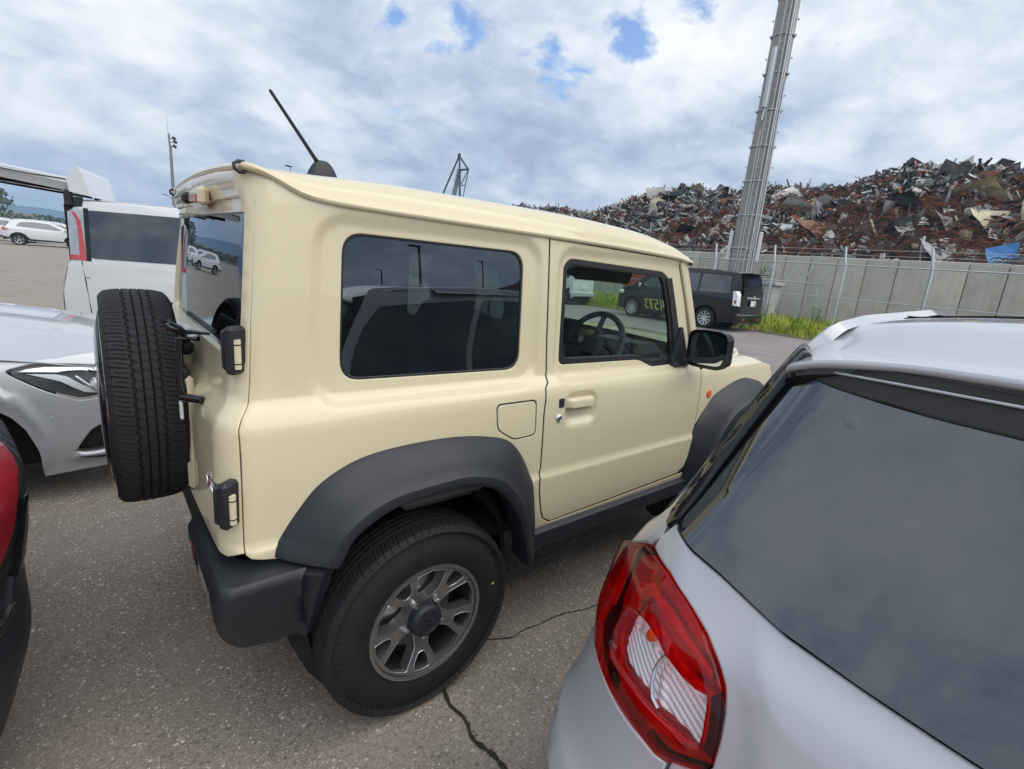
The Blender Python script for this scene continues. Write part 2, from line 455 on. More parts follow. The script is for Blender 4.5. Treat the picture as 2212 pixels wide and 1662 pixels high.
    def nv(i):
        if i not in nb:
            s, z = par[i]; a = Vector(P(s+h, z, D0(s+h, z))); b = Vector(P(s-h, z, D0(s-h, z))); c = Vector(P(s, z+h, D0(s, z+h))); e = Vector(P(s, z-h, D0(s, z-h)))
            u = a-b; w = c-e; n = u.cross(w)
            t = tl[i]
            n = n.normalized() if n.length > 1e-14 else Vector((0, 0, 0))
            nb[i] = (n, (u*t[0]+w*t[1]).normalized()*.75 if t else None)
        return nb[i]
    for p in me.polygons:
        vs = [back[v] for v in p.vertices]
        if any(v >= ntop for v in vs): continue
        fn_ = p.normal
        for li, v in zip(p.loop_indices, vs):
            n, t = nv(v)
            if n.length < .5: continue
            if n.dot(fn_) < 0: n = -n
            if n.dot(fn_) < .3: continue
            ln_[li] = tuple((n+t).normalized()) if t else tuple(n)
    me.normals_split_custom_set(ln_)
    return o
def arc(cx, cz, r, a0, a1, n=14): return [(cx+r*cos(radians(a0+(a1-a0)*i/n)), cz+r*sin(radians(a0+(a1-a0)*i/n))) for i in range(n+1)]
def rrect(x0, x1, z0, z1, r, n=5):
    return arc(x1-r, z0+r, r, -90, 0, n)+arc(x1-r, z1-r, r, 0, 90, n)+arc(x0+r, z1-r, r, 90, 180, n)+arc(x0+r, z0+r, r, 180, 270, n)
def mirror_obj(o, parent=None, name=None):
    c = o.copy(); COL.objects.link(c); c.scale = (1, -1, 1)
    if parent: c.parent = parent
    return c
# ------------------------------------------------------------------ the cream off-roader
JEEP = Wrap(w=[(.40, .700), (.47, .722), (.52, .738), (.60, .744), (.70, .742), (.722, .741), (.742, .730), (.90, .725), (1.03, .716), (1.06, .708), (1.085, .694), (1.11, .674), (1.16, .668), (1.40, .655), (1.60, .640), (1.70, .628)],
 xr=[(.40, -.555), (.70, -.565), (1.04, -.560), (1.075, -.545), (1.11, -.520), (1.30, -.505), (1.66, -.475), (1.72, -.47)],
 r=[(.4, .085), (1.02, .085), (1.1, .075), (1.7, .075)], bow=.012, bulge=.006, xm=.9, X0=-.43)
jeep = thing('off_road_car', 'cream boxy three-door off-road car with spare wheel on its tail door', 'car')
def jdisp(s, z):
    d = -.015*sst(.022, -.022, rrsd(s, z, -.905, -.115, 1.088, 1.588, .085))
    d += -.015*sst(.020, -.020, rrsd(s, z, -1.99, -1.005, 1.088, 1.575, .07))*sst(-2.05, -1.93, s) if s < -.95 else 0
    if -1.26 < s < -1.02: d += -.024*sst(.006, -.034, rrsd(s, z, -1.222, -1.036, .905, 1.038, .045))
    return d
def gut(x): return interp(x, [(-.475, 1.672), (-.445, 1.668), (-.393, 1.65), (-.34, 1.627), (-.306, 1.620), (-.259, 1.616), (-.09, 1.612), (.52, 1.606), (1.30, 1.588), (1.42, 1.572)])
def scl(l, k, kz=None):
    cx = (min(p[0] for p in l)+max(p[0] for p in l))/2; cz = (min(p[1] for p in l)+max(p[1] for p in l))/2
    return [(cx+(s-cx)*k, cz+(z-cz)*(kz or k)) for s, z in l]
QW = rnd([(-.188, 1.145), (-.188, 1.555), (-.838, 1.550), (-.842, 1.138)], .062, 6)
FUEL = rnd([(-.705, 1.034), (-.890, 1.034), (-.893, .898), (-.79, .893), (-.712, .942)], .022, 4)
doorrear = [(-.948, 1.604), (-.955, 1.386), (-.968, 1.128), (-.962, 1.088), (-.943, 1.068), (-.932, .965), (-.936, .762), (-.929, .735), (-.927, .70), (-.930, .66), (-.944, .592), (-.962, .548), (-1.00, .524)]
doorfront = [(-1.885, .545), (-1.935, .572), (-1.968, .649), (-1.997, .741), (-2.005, 1.0), (-2.000, 1.09), (-1.945, 1.20), (-1.87, 1.38), (-1.775, 1.585)]
G = .0035
body_out = [(-.943, 1.62), (-.572, 1.618), (-.334, 1.622), (-.157, 1.626), (-.107, 1.632), (-.07, 1.638), (-.009, 1.662), (.061, 1.682), (.085, 1.69), (.054, 1.60), (.05, 1.10), (.046, 1.05), (.043, .97), (.043, .72), (.03, .708), (-.036, .69), (-.07, .68), (-.10, .74), (-.18, .80), (-.30, .83), (-.45, .84), (-.60, .83), (-.72, .79), (-.80, .70), (-.85, .58), (-.875, .47), (-2.06, .47), (-2.06, .53), (-1.90, .535), (-1.885+0, .535)]
body_out += [(s+.0, z-.007) for s, z in reversed(doorrear[-1:])]+[(s+.0075, z) for s, z in reversed(doorrear[:-1])]
bodyp = panel('body_side', JEEP, body_out, 'cream', jeep, holes=[QW, FUEL], step=.0135, edge=.009, rr=.002, disp=jdisp, smooth=38)
door_out = doorrear+doorfront
DW = [(-1.040, 1.142), (-1.034, 1.518), (-1.066, 1.546), (-1.67, 1.529), (-1.738, 1.486), (-1.826, 1.300), (-1.925, 1.108), (-1.63, 1.106), (-1.543, 1.136)]
DWr = rnd(DW, .03, 5)
door = panel('door', JEEP, door_out, 'cream', jeep, holes=[DWr], step=.0135, edge=.009, rr=.002, disp=jdisp, smooth=38)
lid = panel('fuel_lid', JEEP, [(-.799+(s+.799)*.945, .965+(z-.965)*.925) for s, z in FUEL], 'cream', jeep, step=.03, edge=.012, rr=.0015)
panel('seam_shade_strip', JEEP, scl(FUEL, 1.02, 1.03), 'closeout', jeep, holes=[scl(FUEL, .90, .88)], step=.04, edge=.02, fl=0, rr=0, off=-.0035)  # black ring behind the lid gap: the gap's shade put into colour
panel('seam_shade_strip', JEEP, [(s+.022, z) for s, z in doorrear[:-1]]+[(-.985, .505), (-1.9, .525), (-1.975, .56), (-2.03, .70), (-2.035, 1.085), (-1.985, 1.085), (-1.98, .75), (-1.93, .62), (-1.88, .56), (-1.02, .545), (-.972, .60), (-.957, .70)]+[(s-.015, z) for s, z in reversed(doorrear[:6])], 'closeout', jeep, step=.05, edge=.02, fl=0, rr=0, off=-.0045, disp=jdisp)  # black strip round the door, painting the shade inside its gap
# windows
wq = panel('quarter_window', JEEP, scl(QW, 1.01, 1.015), 'glassd', jeep, step=.08, edge=.02, fl=0, rr=0, off=-.024)
rq = panel('window_seal', JEEP, scl(QW, .996, .994), 'seal', wq, holes=[scl(QW, .978, .966)], step=.05, edge=.015, fl=.006, rr=.001, off=-.0205)
DWi = rnd([(-1.062, 1.168), (-1.056, 1.506), (-1.075, 1.522), (-1.655, 1.505), (-1.680, 1.476), (-1.755, 1.300), (-1.80, 1.13), (-1.63, 1.128), (-1.545, 1.158)], .03, 5)
sealo = panel('window_seal', JEEP, scl(DWr, 1.002, 1.004), 'seal', door, holes=[DWi], step=.04, edge=.015, fl=.012, rr=.003, off=-.0165)
wd = panel('door_window', JEEP, scl(DWi, 1.01, 1.03), 'glassc', door, step=.08, edge=.02, fl=0, rr=0, off=-.026)
panel('window_channel', JEEP, [(-1.69, 1.50), (-1.735, 1.505), (-1.90, 1.12), (-1.83, 1.118), (-1.775, 1.30)], 'plasticm', door, step=.05, edge=.03, fl=.01, rr=.002, off=-.010)
panel('mirror_base', JEEP, rnd([(-1.845, 1.285), (-1.935, 1.095), (-1.80, 1.092), (-1.775, 1.12)], .015), 'plastic', door, step=.03, edge=.02, fl=.02, rr=.003, off=.006)
# handle, buttons
hb = MB()
def hP(u, v, d): return JEEP.P(-1.049-u*.158, .974+v*.047, d)
hb.grid(13, 7, lambda i, j: hP(i/12, j/6, -.020+.030*min(1, sst(0, .12, i/12)*sst(1, .90, i/12)*sst(0, .15, j/6)*sst(1, .8, j/6))))
handle = hb.build('door_handle', 'cream', door, 60)
panel('request_button', JEEP, rnd([(-1.002, 1.024), (-1.030, 1.024), (-1.030, .989), (-1.002, .989)], .006), 'plastic', door, step=.02, edge=.008, fl=.01, rr=.002, off=.004)
b = MB(); c0 = Vector(JEEP.P(-1.006, .948, 0)); b.lathe([(0, -.006), (.008, -.006), (.009, -.004), (.0095, -.007), (.014, -.006), (.016, 0), (.017, .004)], 24, 'y', c0); b.build('lock_cylinder', 'chrome', door, 60)
b = MB(); b.box(c0+Vector((0, -.0068, 0)), (.003, .001, .010)); b.build('key_slot', 'dark', door, 0)
# A-pillar, fender, hood, front end
panel('a_pillar', JEEP, [(-1.785, 1.575), (-1.885, 1.36), (-1.963, 1.19), (-2.012, 1.088), (-2.052, 1.088), (-2.03, 1.15), (-1.94, 1.36), (-1.83, 1.60), (-1.79, 1.605)], 'cream', jeep, step=.02, edge=.014, fl=.05, rr=.006)
fend = [(-2.008, 1.063), (-2.011, 1.0), (-2.003, .741), (-1.975, .655), (-1.98, .60), (-2.06, .70), (-2.14, .83), (-2.28, .95), (-2.45, .965), (-2.62, .955), (-2.73, .92), (-2.78, .82), (-2.81, .80), (-2.815, .99), (-2.79, 1.045), (-2.70, 1.064), (-2.40, 1.066)]
panel('front_fender', JEEP, fend, 'cream', jeep, step=.025, edge=.015, rr=.003, fl=.02)
panel('side_marker', JEEP, arc(-2.093, .937, .021, 0, 330, 12), 'amber', jeep, step=.02, edge=.008, fl=.01, rr=.004, off=.008)
b = MB()   # fender top, rolled to the hood line, then the nose
def ftop(i, j):
    x = 1.575+i/24*.80; v = j/10; y0 = JEEP.base(-(x+.43), 1.064)[1]
    q = v*pi/2; y = y0+.055*(1-cos(q))+v*.07; z = 1.063+.020*sin(q)+.004*v
    if x > 2.26: z -= (x-2.26)**2*5
    return (x, y, z)
b.grid(25, 11, ftop); b.build('fender_top', 'cream', jeep, 50)
b = MB()
def hood(i, j):
    x = 1.60+i/30*.76; v = j/24*2-1; a = abs(v); ys = .585-.02*(x-1.6)
    rise = 1.176-.055*((x-1.6)/.76)**1.5
    if x > 2.24: rise -= .10*((x-2.24)/.12)**2
    z = rise-.060*sst(.93, 1.0, a)-.014*a*a
    return (x, v*ys, z)
b.grid(31, 25, hood); hd = b.build('hood', 'cream', jeep, 45)
b = MB(); b.box((2.345, 0, .86), (.09, 1.26, .42), bev=.035); b.box((2.33, 0, 1.03), (.09, 1.30, .08), bev=.03); b.build('nose_panel', 'cream', jeep)
b = MB(); b.box((2.385, 0, .86), (.06, 1.05, .20), bev=.02); gr = b.build('grille', 'plasticm', jeep)
for sy in (-1, 1):
    b = MB(); b.lathe([(0, .055), (.05, .05), (.085, .03), (.09, 0)], 28, 'x', (2.385, sy*.48, .88)); b.build('headlight', 'clearrefl', jeep)
b = MB(); b.box((2.46, 0, .55), (.16, 1.50, .22), bev=.05); b.build('front_bumper', 'plastic', jeep)
b = MB(); b.box((1.585, 0, 1.09), (.10, 1.20, .05), bev=.012); b.build('cowl', 'plasticm', jeep)
# roof -----------------------------------------------------------------------
rb = MB(); NX = 58
def zc(x): return interp(x, [(-.475, 1.698), (-.30, 1.716), (0, 1.729), (.6, 1.731), (1.1, 1.714), (1.35, 1.676), (1.44, 1.640)])
def roofrow(x):
    g = gut(x); c = zc(x); e = sst(-.475, -.25, x)
    yb = abs(JEEP.base(-(x+.43), g)[1]) if x > -.43 else abs(JEEP.base(.075*(-(x+.43))/.045, g)[1])
    yb = min(yb, .642)-.004*(1-e)
    side = [(yb+.003, g-.001), (yb+.010, g+.002), (yb+.013, g+.009), (yb+.010, g+.015), (yb+.006, g+.017), (yb+.001, g+.013), (yb-.004, g+.013), (yb-.008, g+.019)]
    h = (c-.020)-(g+.019)
    for k in range(1, 9):
        q = k/8*pi/2; side.append((yb-.008-(.030+.055*e)*(1-cos(q))-.05*(k/8)**2*e, g+.019+h*sin(q)**(1.0)))
    yk = side[-1][0]
    for k in range(1, 13):
        v = k/12; y = yk*(1-v); side.append((y, (c-.020)+.020*(1-(y/yk)**2)))
    full = [(-y, z) for y, z in side]+[(y, z) for y, z in reversed(side[:-1])]
    return [(x, y, z) for y, z in full]
rows = [roofrow(-.475+1.905*((i/NX)**1.25)) for i in range(NX+1)]
nv = len(rows[0]); rb.grid(NX+1, nv, lambda i, j: rows[i][j]); roof = rb.build('roof', 'cream', jeep, 50)
# rear roof lip running across, with rubber end caps
lip = MB(); prof = [(-.462, -.004), (-.476, -.006), (-.484, -.004), (-.488, .002), (-.486, .009), (-.477, .014), (-.455, .017)]
lip.grid(33, len(prof), lambda i, j: (prof[j][0]+.012*abs(i/16-1)**2, (i/16-1)*.607, 1.6745+.018*(1-abs(i/16-1)**2.2)+prof[j][1]))
lip.build('rear_gutter', 'cream', roof, 60)
for sy in (-1, 1):
    b = MB(); b.tube([(-.462, sy*.607, 1.664), (-.474, sy*.611, 1.663), (-.484, sy*.612, 1.669), (-.486, sy*.610, 1.680), (-.476, sy*.608, 1.687), (-.462, sy*.606, 1.688)], .0042, 8)
    b.build('gutter_end_cap', 'seal', roof, 60)
b = MB(); b.tube([(1.40, -.65, 1.577), (1.425, -.645, 1.573), (1.435, -.62, 1.586)], .009, 8); b.build('gutter_tip', 'seal', roof, 60)
b = MB(); b.grid(19, 15, lambda i, j: (-.07+.072*cos(i/18*2*pi)*(1-j/14*.985)**.75-.0*(j/14), .034*sin(i/18*2*pi)*(1-j/14)**.75, 1.722+.094*sin(j/14*pi/2)))
ant = b.build('antenna_base', 'plastic', roof, 60)
b = MB(); b.tube([(-.078, 0, 1.792), (-.092, 0, 1.812), (-.100, 0, 1.822), (-.165, 0, 1.905), (-.243, 0, 2.004), (-.247, 0, 2.009)], [.0085, .0085, .0068, .006, .0055, .003], 10); b.build('antenna_rod', 'rubber', ant, 60)
# tail door -------------------------------------------------------------------
TW = rnd([(.098, 1.205), (.098, 1.612), (1.36, 1.612), (1.36, 1.205)], .05, 5)
TL = 1.50-.0
tail_out = [(.053, 1.668), (.053, 1.10), (.050, 1.05), (.047, .90), (.047, .725), (.10, .71), (1.50, .71), (1.50, 1.668), (1.2, 1.684), (.75, 1.690), (.35, 1.684)]
def tdisp(s, z): return -.010*sst(.02, -.01, rrsd(s, z, .085, 1.38, 1.19, 1.628, .07))
tail = panel('tail_door', JEEP, tail_out, 'cream', jeep, holes=[TW], step=.03, edge=.014, disp=tdisp, fl=.018)
panel('tail_window', JEEP, [(.09, 1.20), (.09, 1.583), (1.37, 1.583), (1.37, 1.20)], 'glasst', tail, step=.08, edge=.03, fl=0, rr=0, off=-.030)
panel('tail_window_recess', JEEP, [(.095, 1.578), (.095, 1.618), (1.365, 1.618), (1.365, 1.578)], 'cream', tail, step=.04, edge=.03, fl=.012, rr=0, off=-.020)
b = MB(); b.box((-.500, -.195, 1.620), (.030, .17, .056), bev=.012); hml = b.build('high_stop_lamp', 'cream', tail, 30)
b = MB(); b.box((-.5155, -.195, 1.612), (.004, .13, .026), bev=.0015); b.build('stop_lamp_lens', 'redlens', hml, 0)
b = MB(); b.box((-.505, -.045, 1.622), (.04, .07, .034), bev=.010); b.build('washer_nozzle', 'plasticm', tail, 30)
def hinge(z0, z1, s0):
    b = MB(); m = (z0+z1)/2; P0 = Vector(JEEP.P(s0, m, .012)); h = z1-z0
    R = Matrix.Rotation(radians(-52), 3, 'Z')
    b.box(P0, (.030, .052, h), R, .008); b.box(Vector(JEEP.P(s0+.02, m, .020)), (.020, .030, h*.86), R, .008)
    o = b.build('tail_door_hinge', 'plastic', jeep, 40)
    b = MB(); q = Vector(JEEP.P(s0-.014, m-.008, .024)); b.tube([q-Vector((0, 0, h*.31)), q+Vector((0, 0, h*.31))], .0088, 14); b.build('hinge_barrel', 'cream', o, 50)
    for k in (-.2, .2): b = MB(); b.tube([q+Vector((0, 0, h*k-.0015)), q+Vector((0, 0, h*k+.0015))], .0093, 14); b.build('barrel_joint', 'dark', o, 50)
hinge(1.180, 1.300, .086); hinge(.800, .925, .072)
# chrome script badge beside the lower hinge
MT['badge'] = MT['chrome']
b = MB(); s0 = .165; zz0 = .868
glyph = {'S': [(1, .9), (.6, 1), (.1, .85), (.1, .6), (.9, .4), (.9, .12), (.4, 0), (0, .1)], 'I': [(.5, 0), (.5, 1)], 'E': [(1, 0), (0, 0), (0, 1), (1, 1)], 'e': [(0, .5), (.8, .5)], 'R': [(0, 0), (0, 1), (.9, .95), (.9, .55), (0, .5), (1, 0)], 'A': [(0, 0), (.5, 1), (1, 0)], 'a': [(.2, .4), (.8, .4)]}
for k, ch in enumerate(('S', 'I', 'Ee', 'R', 'R', 'Aa')):
    for c in ch:
        b.tube([JEEP.P(.212-k*.0195-gx*.0155, .872+gz*.034, .0040) for gx, gz in glyph[c]], .0028, 6)
b.build('badge', 'chrome', tail, 60)
# wiper
b = MB(); b.tube([(-.545, -.16, 1.17), (-.565, -.18, 1.215), (-.552, -.30, 1.235), (-.540, -.50, 1.262)], [.012, .009, .006, .004], 8)
b.tube([(-.535, -.12, 1.268), (-.532, -.52, 1.272)], .007, 6); b.box((-.553, -.155, 1.165), (.04, .05, .045), bev=.012)
b.build('rear_wiper', 'plasticm', tail, 50)
b = MB(); b.tube([(-.56, -.475, 1.245), (-.60, -.43, 1.24), (-.605, -.425, 1.12), (-.60, -.42, 1.075)], .007, 8); b.tube([(-.60, -.42, 1.075), (-.56, -.47, 1.075)], .011, 10); b.box((-.605, -.40, 1.265), (.05, .09, .018), Matrix.Rotation(.5, 3, 'Y'), .006)
b.build('rear_view_mirror', 'gloss', tail, 50)
# spare-wheel carrier
b = MB(); b.box((-.592, -.02, .99), (.06, .34, .40), bev=.03); b.box((-.578, -.22, .98), (.03, .20, .30), bev=.012); b.lathe([(0, -.66), (.09, -.66), (.10, -.60), (.12, -.57)], 28, 'x', (0, -.016, .984))
b.build('spare_carrier', 'plasticm', tail)
b = MB(); b.box((-.598, -.36, 1.02), (.008, .035, .05), bev=.003); b.build('carrier_label', 'white_pl', tail, 0)
b = MB(); b.box((-.572, -.30, .93), (.03, .05, .36), bev=.012); b.build('carrier_bracket', 'cream', tail, 60)
# ------------------------------------------------------------------ wheels
R0 = .345
def tyre_bm(R=.345, w=.195, rim=.192, n=960, tread=True):
    """axis y, outer face at y=-w/2"""
    b = MB(); prof = []
    hw = w/2
    for k in range(9):
        q = k/8; prof.append((rim+.0+(R-.035-rim)*q, -(hw*.80+hw*.205*sin(pi*min(1, q*1.08))**.8)))
    sh = [(R-.026, -hw*.93), (R-.017, -hw*.875), (R-.010, -hw*.81)]
    m = 58; tr = [(R-.0085+.0085*(1-abs(i/m*2-1)**3.0), (-.80+1.6*i/m)*hw) for i in range(m+1)] if tread else [(R, -.6*hw), (R, .6*hw)]
    prof = prof+sh+tr+[(r, -y) for r, y in reversed(sh)]+[(r, -y) for r, y in reversed(prof)]
    def f(i, j):
        r, y = prof[j]; th = 2*pi*i/n; u = y/hw
        if tread and abs(u) <= .905:
            a = abs(u); d = 0
            ph = i % 12; z1 = .335+.016*(1 if ph < 6 else -1); z2 = .105
            if abs(a-z1) < .026: d = .0065
            if abs(a-z2) < .016: d = .0065
            if a > z1+.02: 
                q = (i+int(9*(a-.35)*(1 if u > 0 else -1))) % 12
                if q == 0: d = max(d, .0045*sst(.34, .50, a))
                if q == 6: d = max(d, .0030*(1 if .42 < a < .74 else 0))
            if z2+.02 < a < z1-.02:
                q = (i+int(u*26)) % 12
                if q == 3: d = max(d, .0030)
            if a < z2-.02 and (i+int(u*20)) % 12 == 9: d = max(d, .0022)
            if a > .86: d *= .6
            r -= d
        elif abs(u) > .9 and r > R*.93: r += .0008*(1 if (i % 10) < 8 else -1)
        return (r*cos(th), y, r*sin(th))
    b.grid(n, len(prof), f, closeu=True); return b
tm = tyre_bm(); 
def plate(name, R, holes, mat, par, y0, dish, fl=.03, step=.012, edge=.006, rr=.0016, rot=0.):
    def fn(a, c, d=0.):
        r = math.hypot(a, c); y = y0+dish(r)-d
        ca, sa = cos(rot), sin(rot); return (a*ca-c*sa, y, a*sa+c*ca)
    return panel(name, None, arc(0, 0, R, 0, 353, 51), mat, par, holes=holes, step=step, edge=edge, fl=fl, rr=rr, fn=fn, smooth=50)
def pol(l, off):
    return [(r*cos(radians(a+off)), r*sin(radians(a+off))) for r, a in l]
def jeep_wheel(par, rot=0.):
    """axis y, visible face toward -y; origin at the hub"""
    t = tm.build('tyre', 'rubber', par, 30)
    b = MB(); b.lathe([(.203, -.080), (.2055, -.086), (.2045, -.092), (.199, -.093), (.193, -.089), (.190, -.080), (.180, -.060), (.176, -.02), (.178, .06), (.192, .085), (.198, .085)], 72); b.build('rim_barrel', 'alloyd', par, 50)
    b = MB(); b.lathe([(.2055, -.0862), (.2048, -.0925), (.199, -.0935), (.1935, -.0895)], 72); b.build('rim_lip', 'alloy', par, 50)
    holes = []
    for k in range(5):
        o = 72*k
        holes.append(rnd(pol([(.070, -30+0), (.070, 30), (.078, 30)], o), .001)[:0] or rnd(pol([(.066, -11), (.066, 11), (.108, 22.5), (.182, 17.5), (.1855, 0), (.182, -17.5), (.108, -22.5)], o), .007, 3))
        holes.append(rnd(pol([(.124, 40.5), (.124, 31.5), (.150, 26.5), (.183, 26.5), (.1855, 36), (.183, 45.5), (.150, 45.5)], o), .005, 3))
    f = plate('spoke_face', .195, holes, 'alloy', par, -.056, lambda r: -.018*sst(.05, .15, r)-.010*sst(.13, .19, r), .042, rot=rot, rr=.003)
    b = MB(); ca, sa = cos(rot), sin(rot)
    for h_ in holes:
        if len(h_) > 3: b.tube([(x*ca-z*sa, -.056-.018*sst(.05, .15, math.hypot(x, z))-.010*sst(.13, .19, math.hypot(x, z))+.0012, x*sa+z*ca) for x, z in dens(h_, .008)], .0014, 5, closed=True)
    tag(b.build('edge_highlights', 'alloyb', par, 60), kind='stuff')  # bright tubes round the spoke cutouts: edge highlight put into colour
    b = MB(); b.lathe([(0, -.094), (.032, -.094), (.0345, -.0925), (.0365, -.0945), (.046, -.093), (.054, -.086), (.058, -.07), (.059, -.05)], 48); cap = b.build('centre_cap', 'plastic', par, 40)
    b = MB()
    b.tube([(.012, -.0945, .013), (-.004, -.0945, .019), (-.014, -.0945, .008), (.014, -.0945, -.008), (.004, -.0945, -.019), (-.012, -.0945, -.013)], .0028, 6); b.build('cap_emblem', 'plastic', cap, 50)
    for k in range(5):
        a = radians(72*k+36)+rot; b = MB(); b.lathe([(0, -.075), (.007, -.075), (.0095, -.070), (.010, -.05)], 6, c=(.069*cos(a), 0, .069*sin(a))); b.build('lug_nut', 'chrome', par, 30)
    b = MB(); b.lathe([(.04, -.005), (.135, -.005), (.135, .012), (.04, .012)], 48); b.build('brake_disc', 'brake', par, 30)
    b = MB(); b.lathe([(0, .0), (.172, .01), (.172, .05)], 40); b.build('wheel_back', 'dark', par, 30)
wheel_groups = []
def sub(name, par, loc, rz=0., scale=None):
    e = D.objects.new(name, None); COL.objects.link(e); e.parent = par; e.location = loc; e.rotation_euler = (0, 0, rz); return e
w0 = sub('wheel', jeep, (0, -.696, .336)); jeep_wheel(w0, radians(14))
b = MB(); b.lathe([(0, -.0985), (.004, -.0985), (.0045, -.0975)], 14, c=(.262*cos(radians(12)), -.0, .262*sin(radians(12)))); 
MT['yellow'] = simple('yellow_paint_mark', (.75, .62, .22), .7); b.build('paint_dot', 'yellow', w0, 30)
for loc, rz in (((2.03, -.696, .336), 0.), ((0, .696, .336), pi), ((2.03, .696, .336), pi)):
    c = copy_tree(w0, parent=jeep); c.location = loc; c.rotation_euler = (0, 0, rz)
sp = sub('spare_wheel', jeep, (-.668, -.016, .984), -pi/2)
b = tm.build('tyre', 'rubber', sp, 30)
b = MB(); b.lathe([(0, -.112), (.10, -.113), (.19, -.110), (.235, -.104), (.262, -.094), (.270, -.080)], 64); b.build('wheel_cover', 'gloss', sp, 40)
b = MB(); b.lathe([(.262, -.092), (.272, -.094), (.278, -.086), (.276, -.076)], 64); b.build('cover_rim', 'chrome', sp, 40)
b = MB(); b.lathe([(.196, .085), (.15, .06), (.06, .05), (0, .05)], 40); b.build('rim_back', 'plasticm', sp, 40)
# ------------------------------------------------------------------ flares, sills, bumper
def resamp(L, n):
    d = [0]
    for i in range(len(L)-1): d.append(d[-1]+math.dist(L[i], L[i+1]))
    out = []
    for k in range(n):
        t = d[-1]*k/(n-1); i = 0
        while i < len(L)-2 and d[i+1] < t: i += 1
        u = (t-d[i])/((d[i+1]-d[i]) or 1); p0 = L[max(i-1, 0)]; p1 = L[i]; p2 = L[i+1]; p3 = L[min(i+2, len(L)-1)]
        out.append(tuple(.5*((2*p1[m])+(p2[m]-p0[m])*u+(2*p0[m]-5*p1[m]+4*p2[m]-p3[m])*u*u+(3*p1[m]-p0[m]-3*p2[m]+p3[m])*u**3) for m in range(2)))
    return out
def flare(name, outer, lipc, ylip, par, n=60, bulge=.012):
    O = resamp(outer, n); L = resamp(lipc, n); b = MB(); rows = []
    for k in range(n):
        (ox, oz), (lx, lz) = O[k], L[k]; u = k/(n-1)
        ob = JEEP.base(-(ox+.43), max(oz, .42)) if ox > -.43 else JEEP.base(.02, oz)
        o = Vector((ox, ob[1]-.001, oz)); l = Vector((lx, ylip, lz)); c = o+(l-o)*.80; c.y = ylip+.012+.002; crest = c
        nrm = Vector((o.x-l.x, 0, o.z-l.z)).normalized()
        row = [o+Vector((0, .02, 0))-nrm*.004, o+nrm*.001+Vector((0, -.003, 0)), o-nrm*.003+Vector((0, -.010, 0))]
        e1 = o+(crest-o)*.45+Vector((0, -.010, 0))+nrm*.006; row += [o+(e1-o)*.5+Vector((0, -.005, 0)), e1, o+(crest-o)*.78+Vector((0, -.006, 0))+nrm*.008, crest+nrm*.006, crest+Vector((0, -.008, 0)), l+nrm*.004+Vector((0, -.001, 0)), l, l-nrm*.006+Vector((0, .006, 0)), l+Vector((0, .05, 0))-nrm*.008, l+Vector((0, .12, 0))+nrm*.01]
        rows.append(row)
    m = len(rows[0]); b.grid(n, m, lambda i, j: rows[i][j])
    for r in (0, n-1): 
        V = rows[r]; c = sum((Vector(v) for v in V), Vector())/len(V); b.add([c]+list(V), [(0, i+1, i+2) for i in range(len(V)-1)])
    return b.build(name, 'plastic', par, 35)
flare('wheel_arch_flare', [(-.450, .700), (-.446, .722), (-.39, .806), (-.315, .884), (-.181, .936), (.05, .948), (.232, .928), (.347, .884), (.435, .760), (.466, .626), (.484, .50), (.490, .42)],
 [(-.312, .668), (-.299, .691), (-.261, .749), (-.152, .804), (0, .818), (.118, .815), (.234, .770), (.325, .665), (.372, .56), (.40, .47), (.408, .42)], -.822, jeep)
flare('wheel_arch_flare', [(1.50, .47), (1.53, .65), (1.568, .776), (1.65, .865), (1.741, .932), (1.965, .988), (2.11, .982), (2.28, .93), (2.40, .80), (2.46, .68)],
 [(1.60, .42), (1.64, .58), (1.72, .72), (1.85, .83), (2.03, .86), (2.20, .81), (2.32, .70), (2.38, .62)], -.822, jeep)
b = MB()   # side sill moulding
sp_ = [(-.700, .515), (-.742, .508), (-.756, .497), (-.760, .47), (-.752, .43), (-.735, .415), (-.68, .41)]
b.grid(24, len(sp_), lambda i, j: (.475+i/23*1.11, sp_[j][0], sp_[j][1])); b.add([(.4755, y, z) for y, z in sp_], [tuple(range(len(sp_)))]); b.build('sill_moulding', 'plastic', jeep, 30)
BW = Wrap(w=[(.40, .725), (.50, .762), (.62, .797), (.655, .800), (.667, .795), (.675, .781)], xr=[(.40, -.53), (.50, -.585), (.60, -.602), (.655, -.604), (.667, -.599), (.675, -.585)], r=.042, bow=.0)
bc = panel('rear_bumper_corner', BW, [(-.16, .675), (-.155, .455), (-.06, .450), (.03, .48), (.15, .535), (.54, .555), (.54, .675)], 'plastic', jeep, holes=[rnd([(.185, .560), (.185, .640), (.43, .640), (.43, .570)], .010)], step=.02, edge=.012, fl=.02, rr=.0, smooth=50)
b = MB()
tp = [BW.base(s, .675) for s in [-.16+i*.70/30 for i in range(31)]]
ins = [(x_, y_) for x_, y_ in resamp([(-.37, -.70), (-.43, -.715), (-.50, -.69), (-.535, -.64), (-.545, -.50), (-.545, -.36)], 31)]
b.grid(31, 6, lambda i, j: (tp[i][0]+(ins[i][0]-tp[i][0])*j/5, tp[i][1]+(ins[i][1]-tp[i][1])*j/5, .675+(.005*sin(j/5*pi)) if j < 5 else .684)); b.build('bumper_shelf', 'plastic', jeep, 50)
MT['lensgrey'] = simple('dull_clear_lens', (.22, .20, .20), .15, coat=1.); MT['redbumper'] = simple('dark_red_lens', (.22, .012, .012), .15, coat=1.)
b = MB(); b.box((-.578, -.60, .602), (.02, .27, .10), bev=.006); lb = b.build('rear_lamp_housing', 'plasticm', jeep, 30)
b = MB(); b.box((-.592, -.675, .600), (.014, .105, .072), bev=.004); b.build('rear_lamp_lens', 'redbumper', lb, 30)
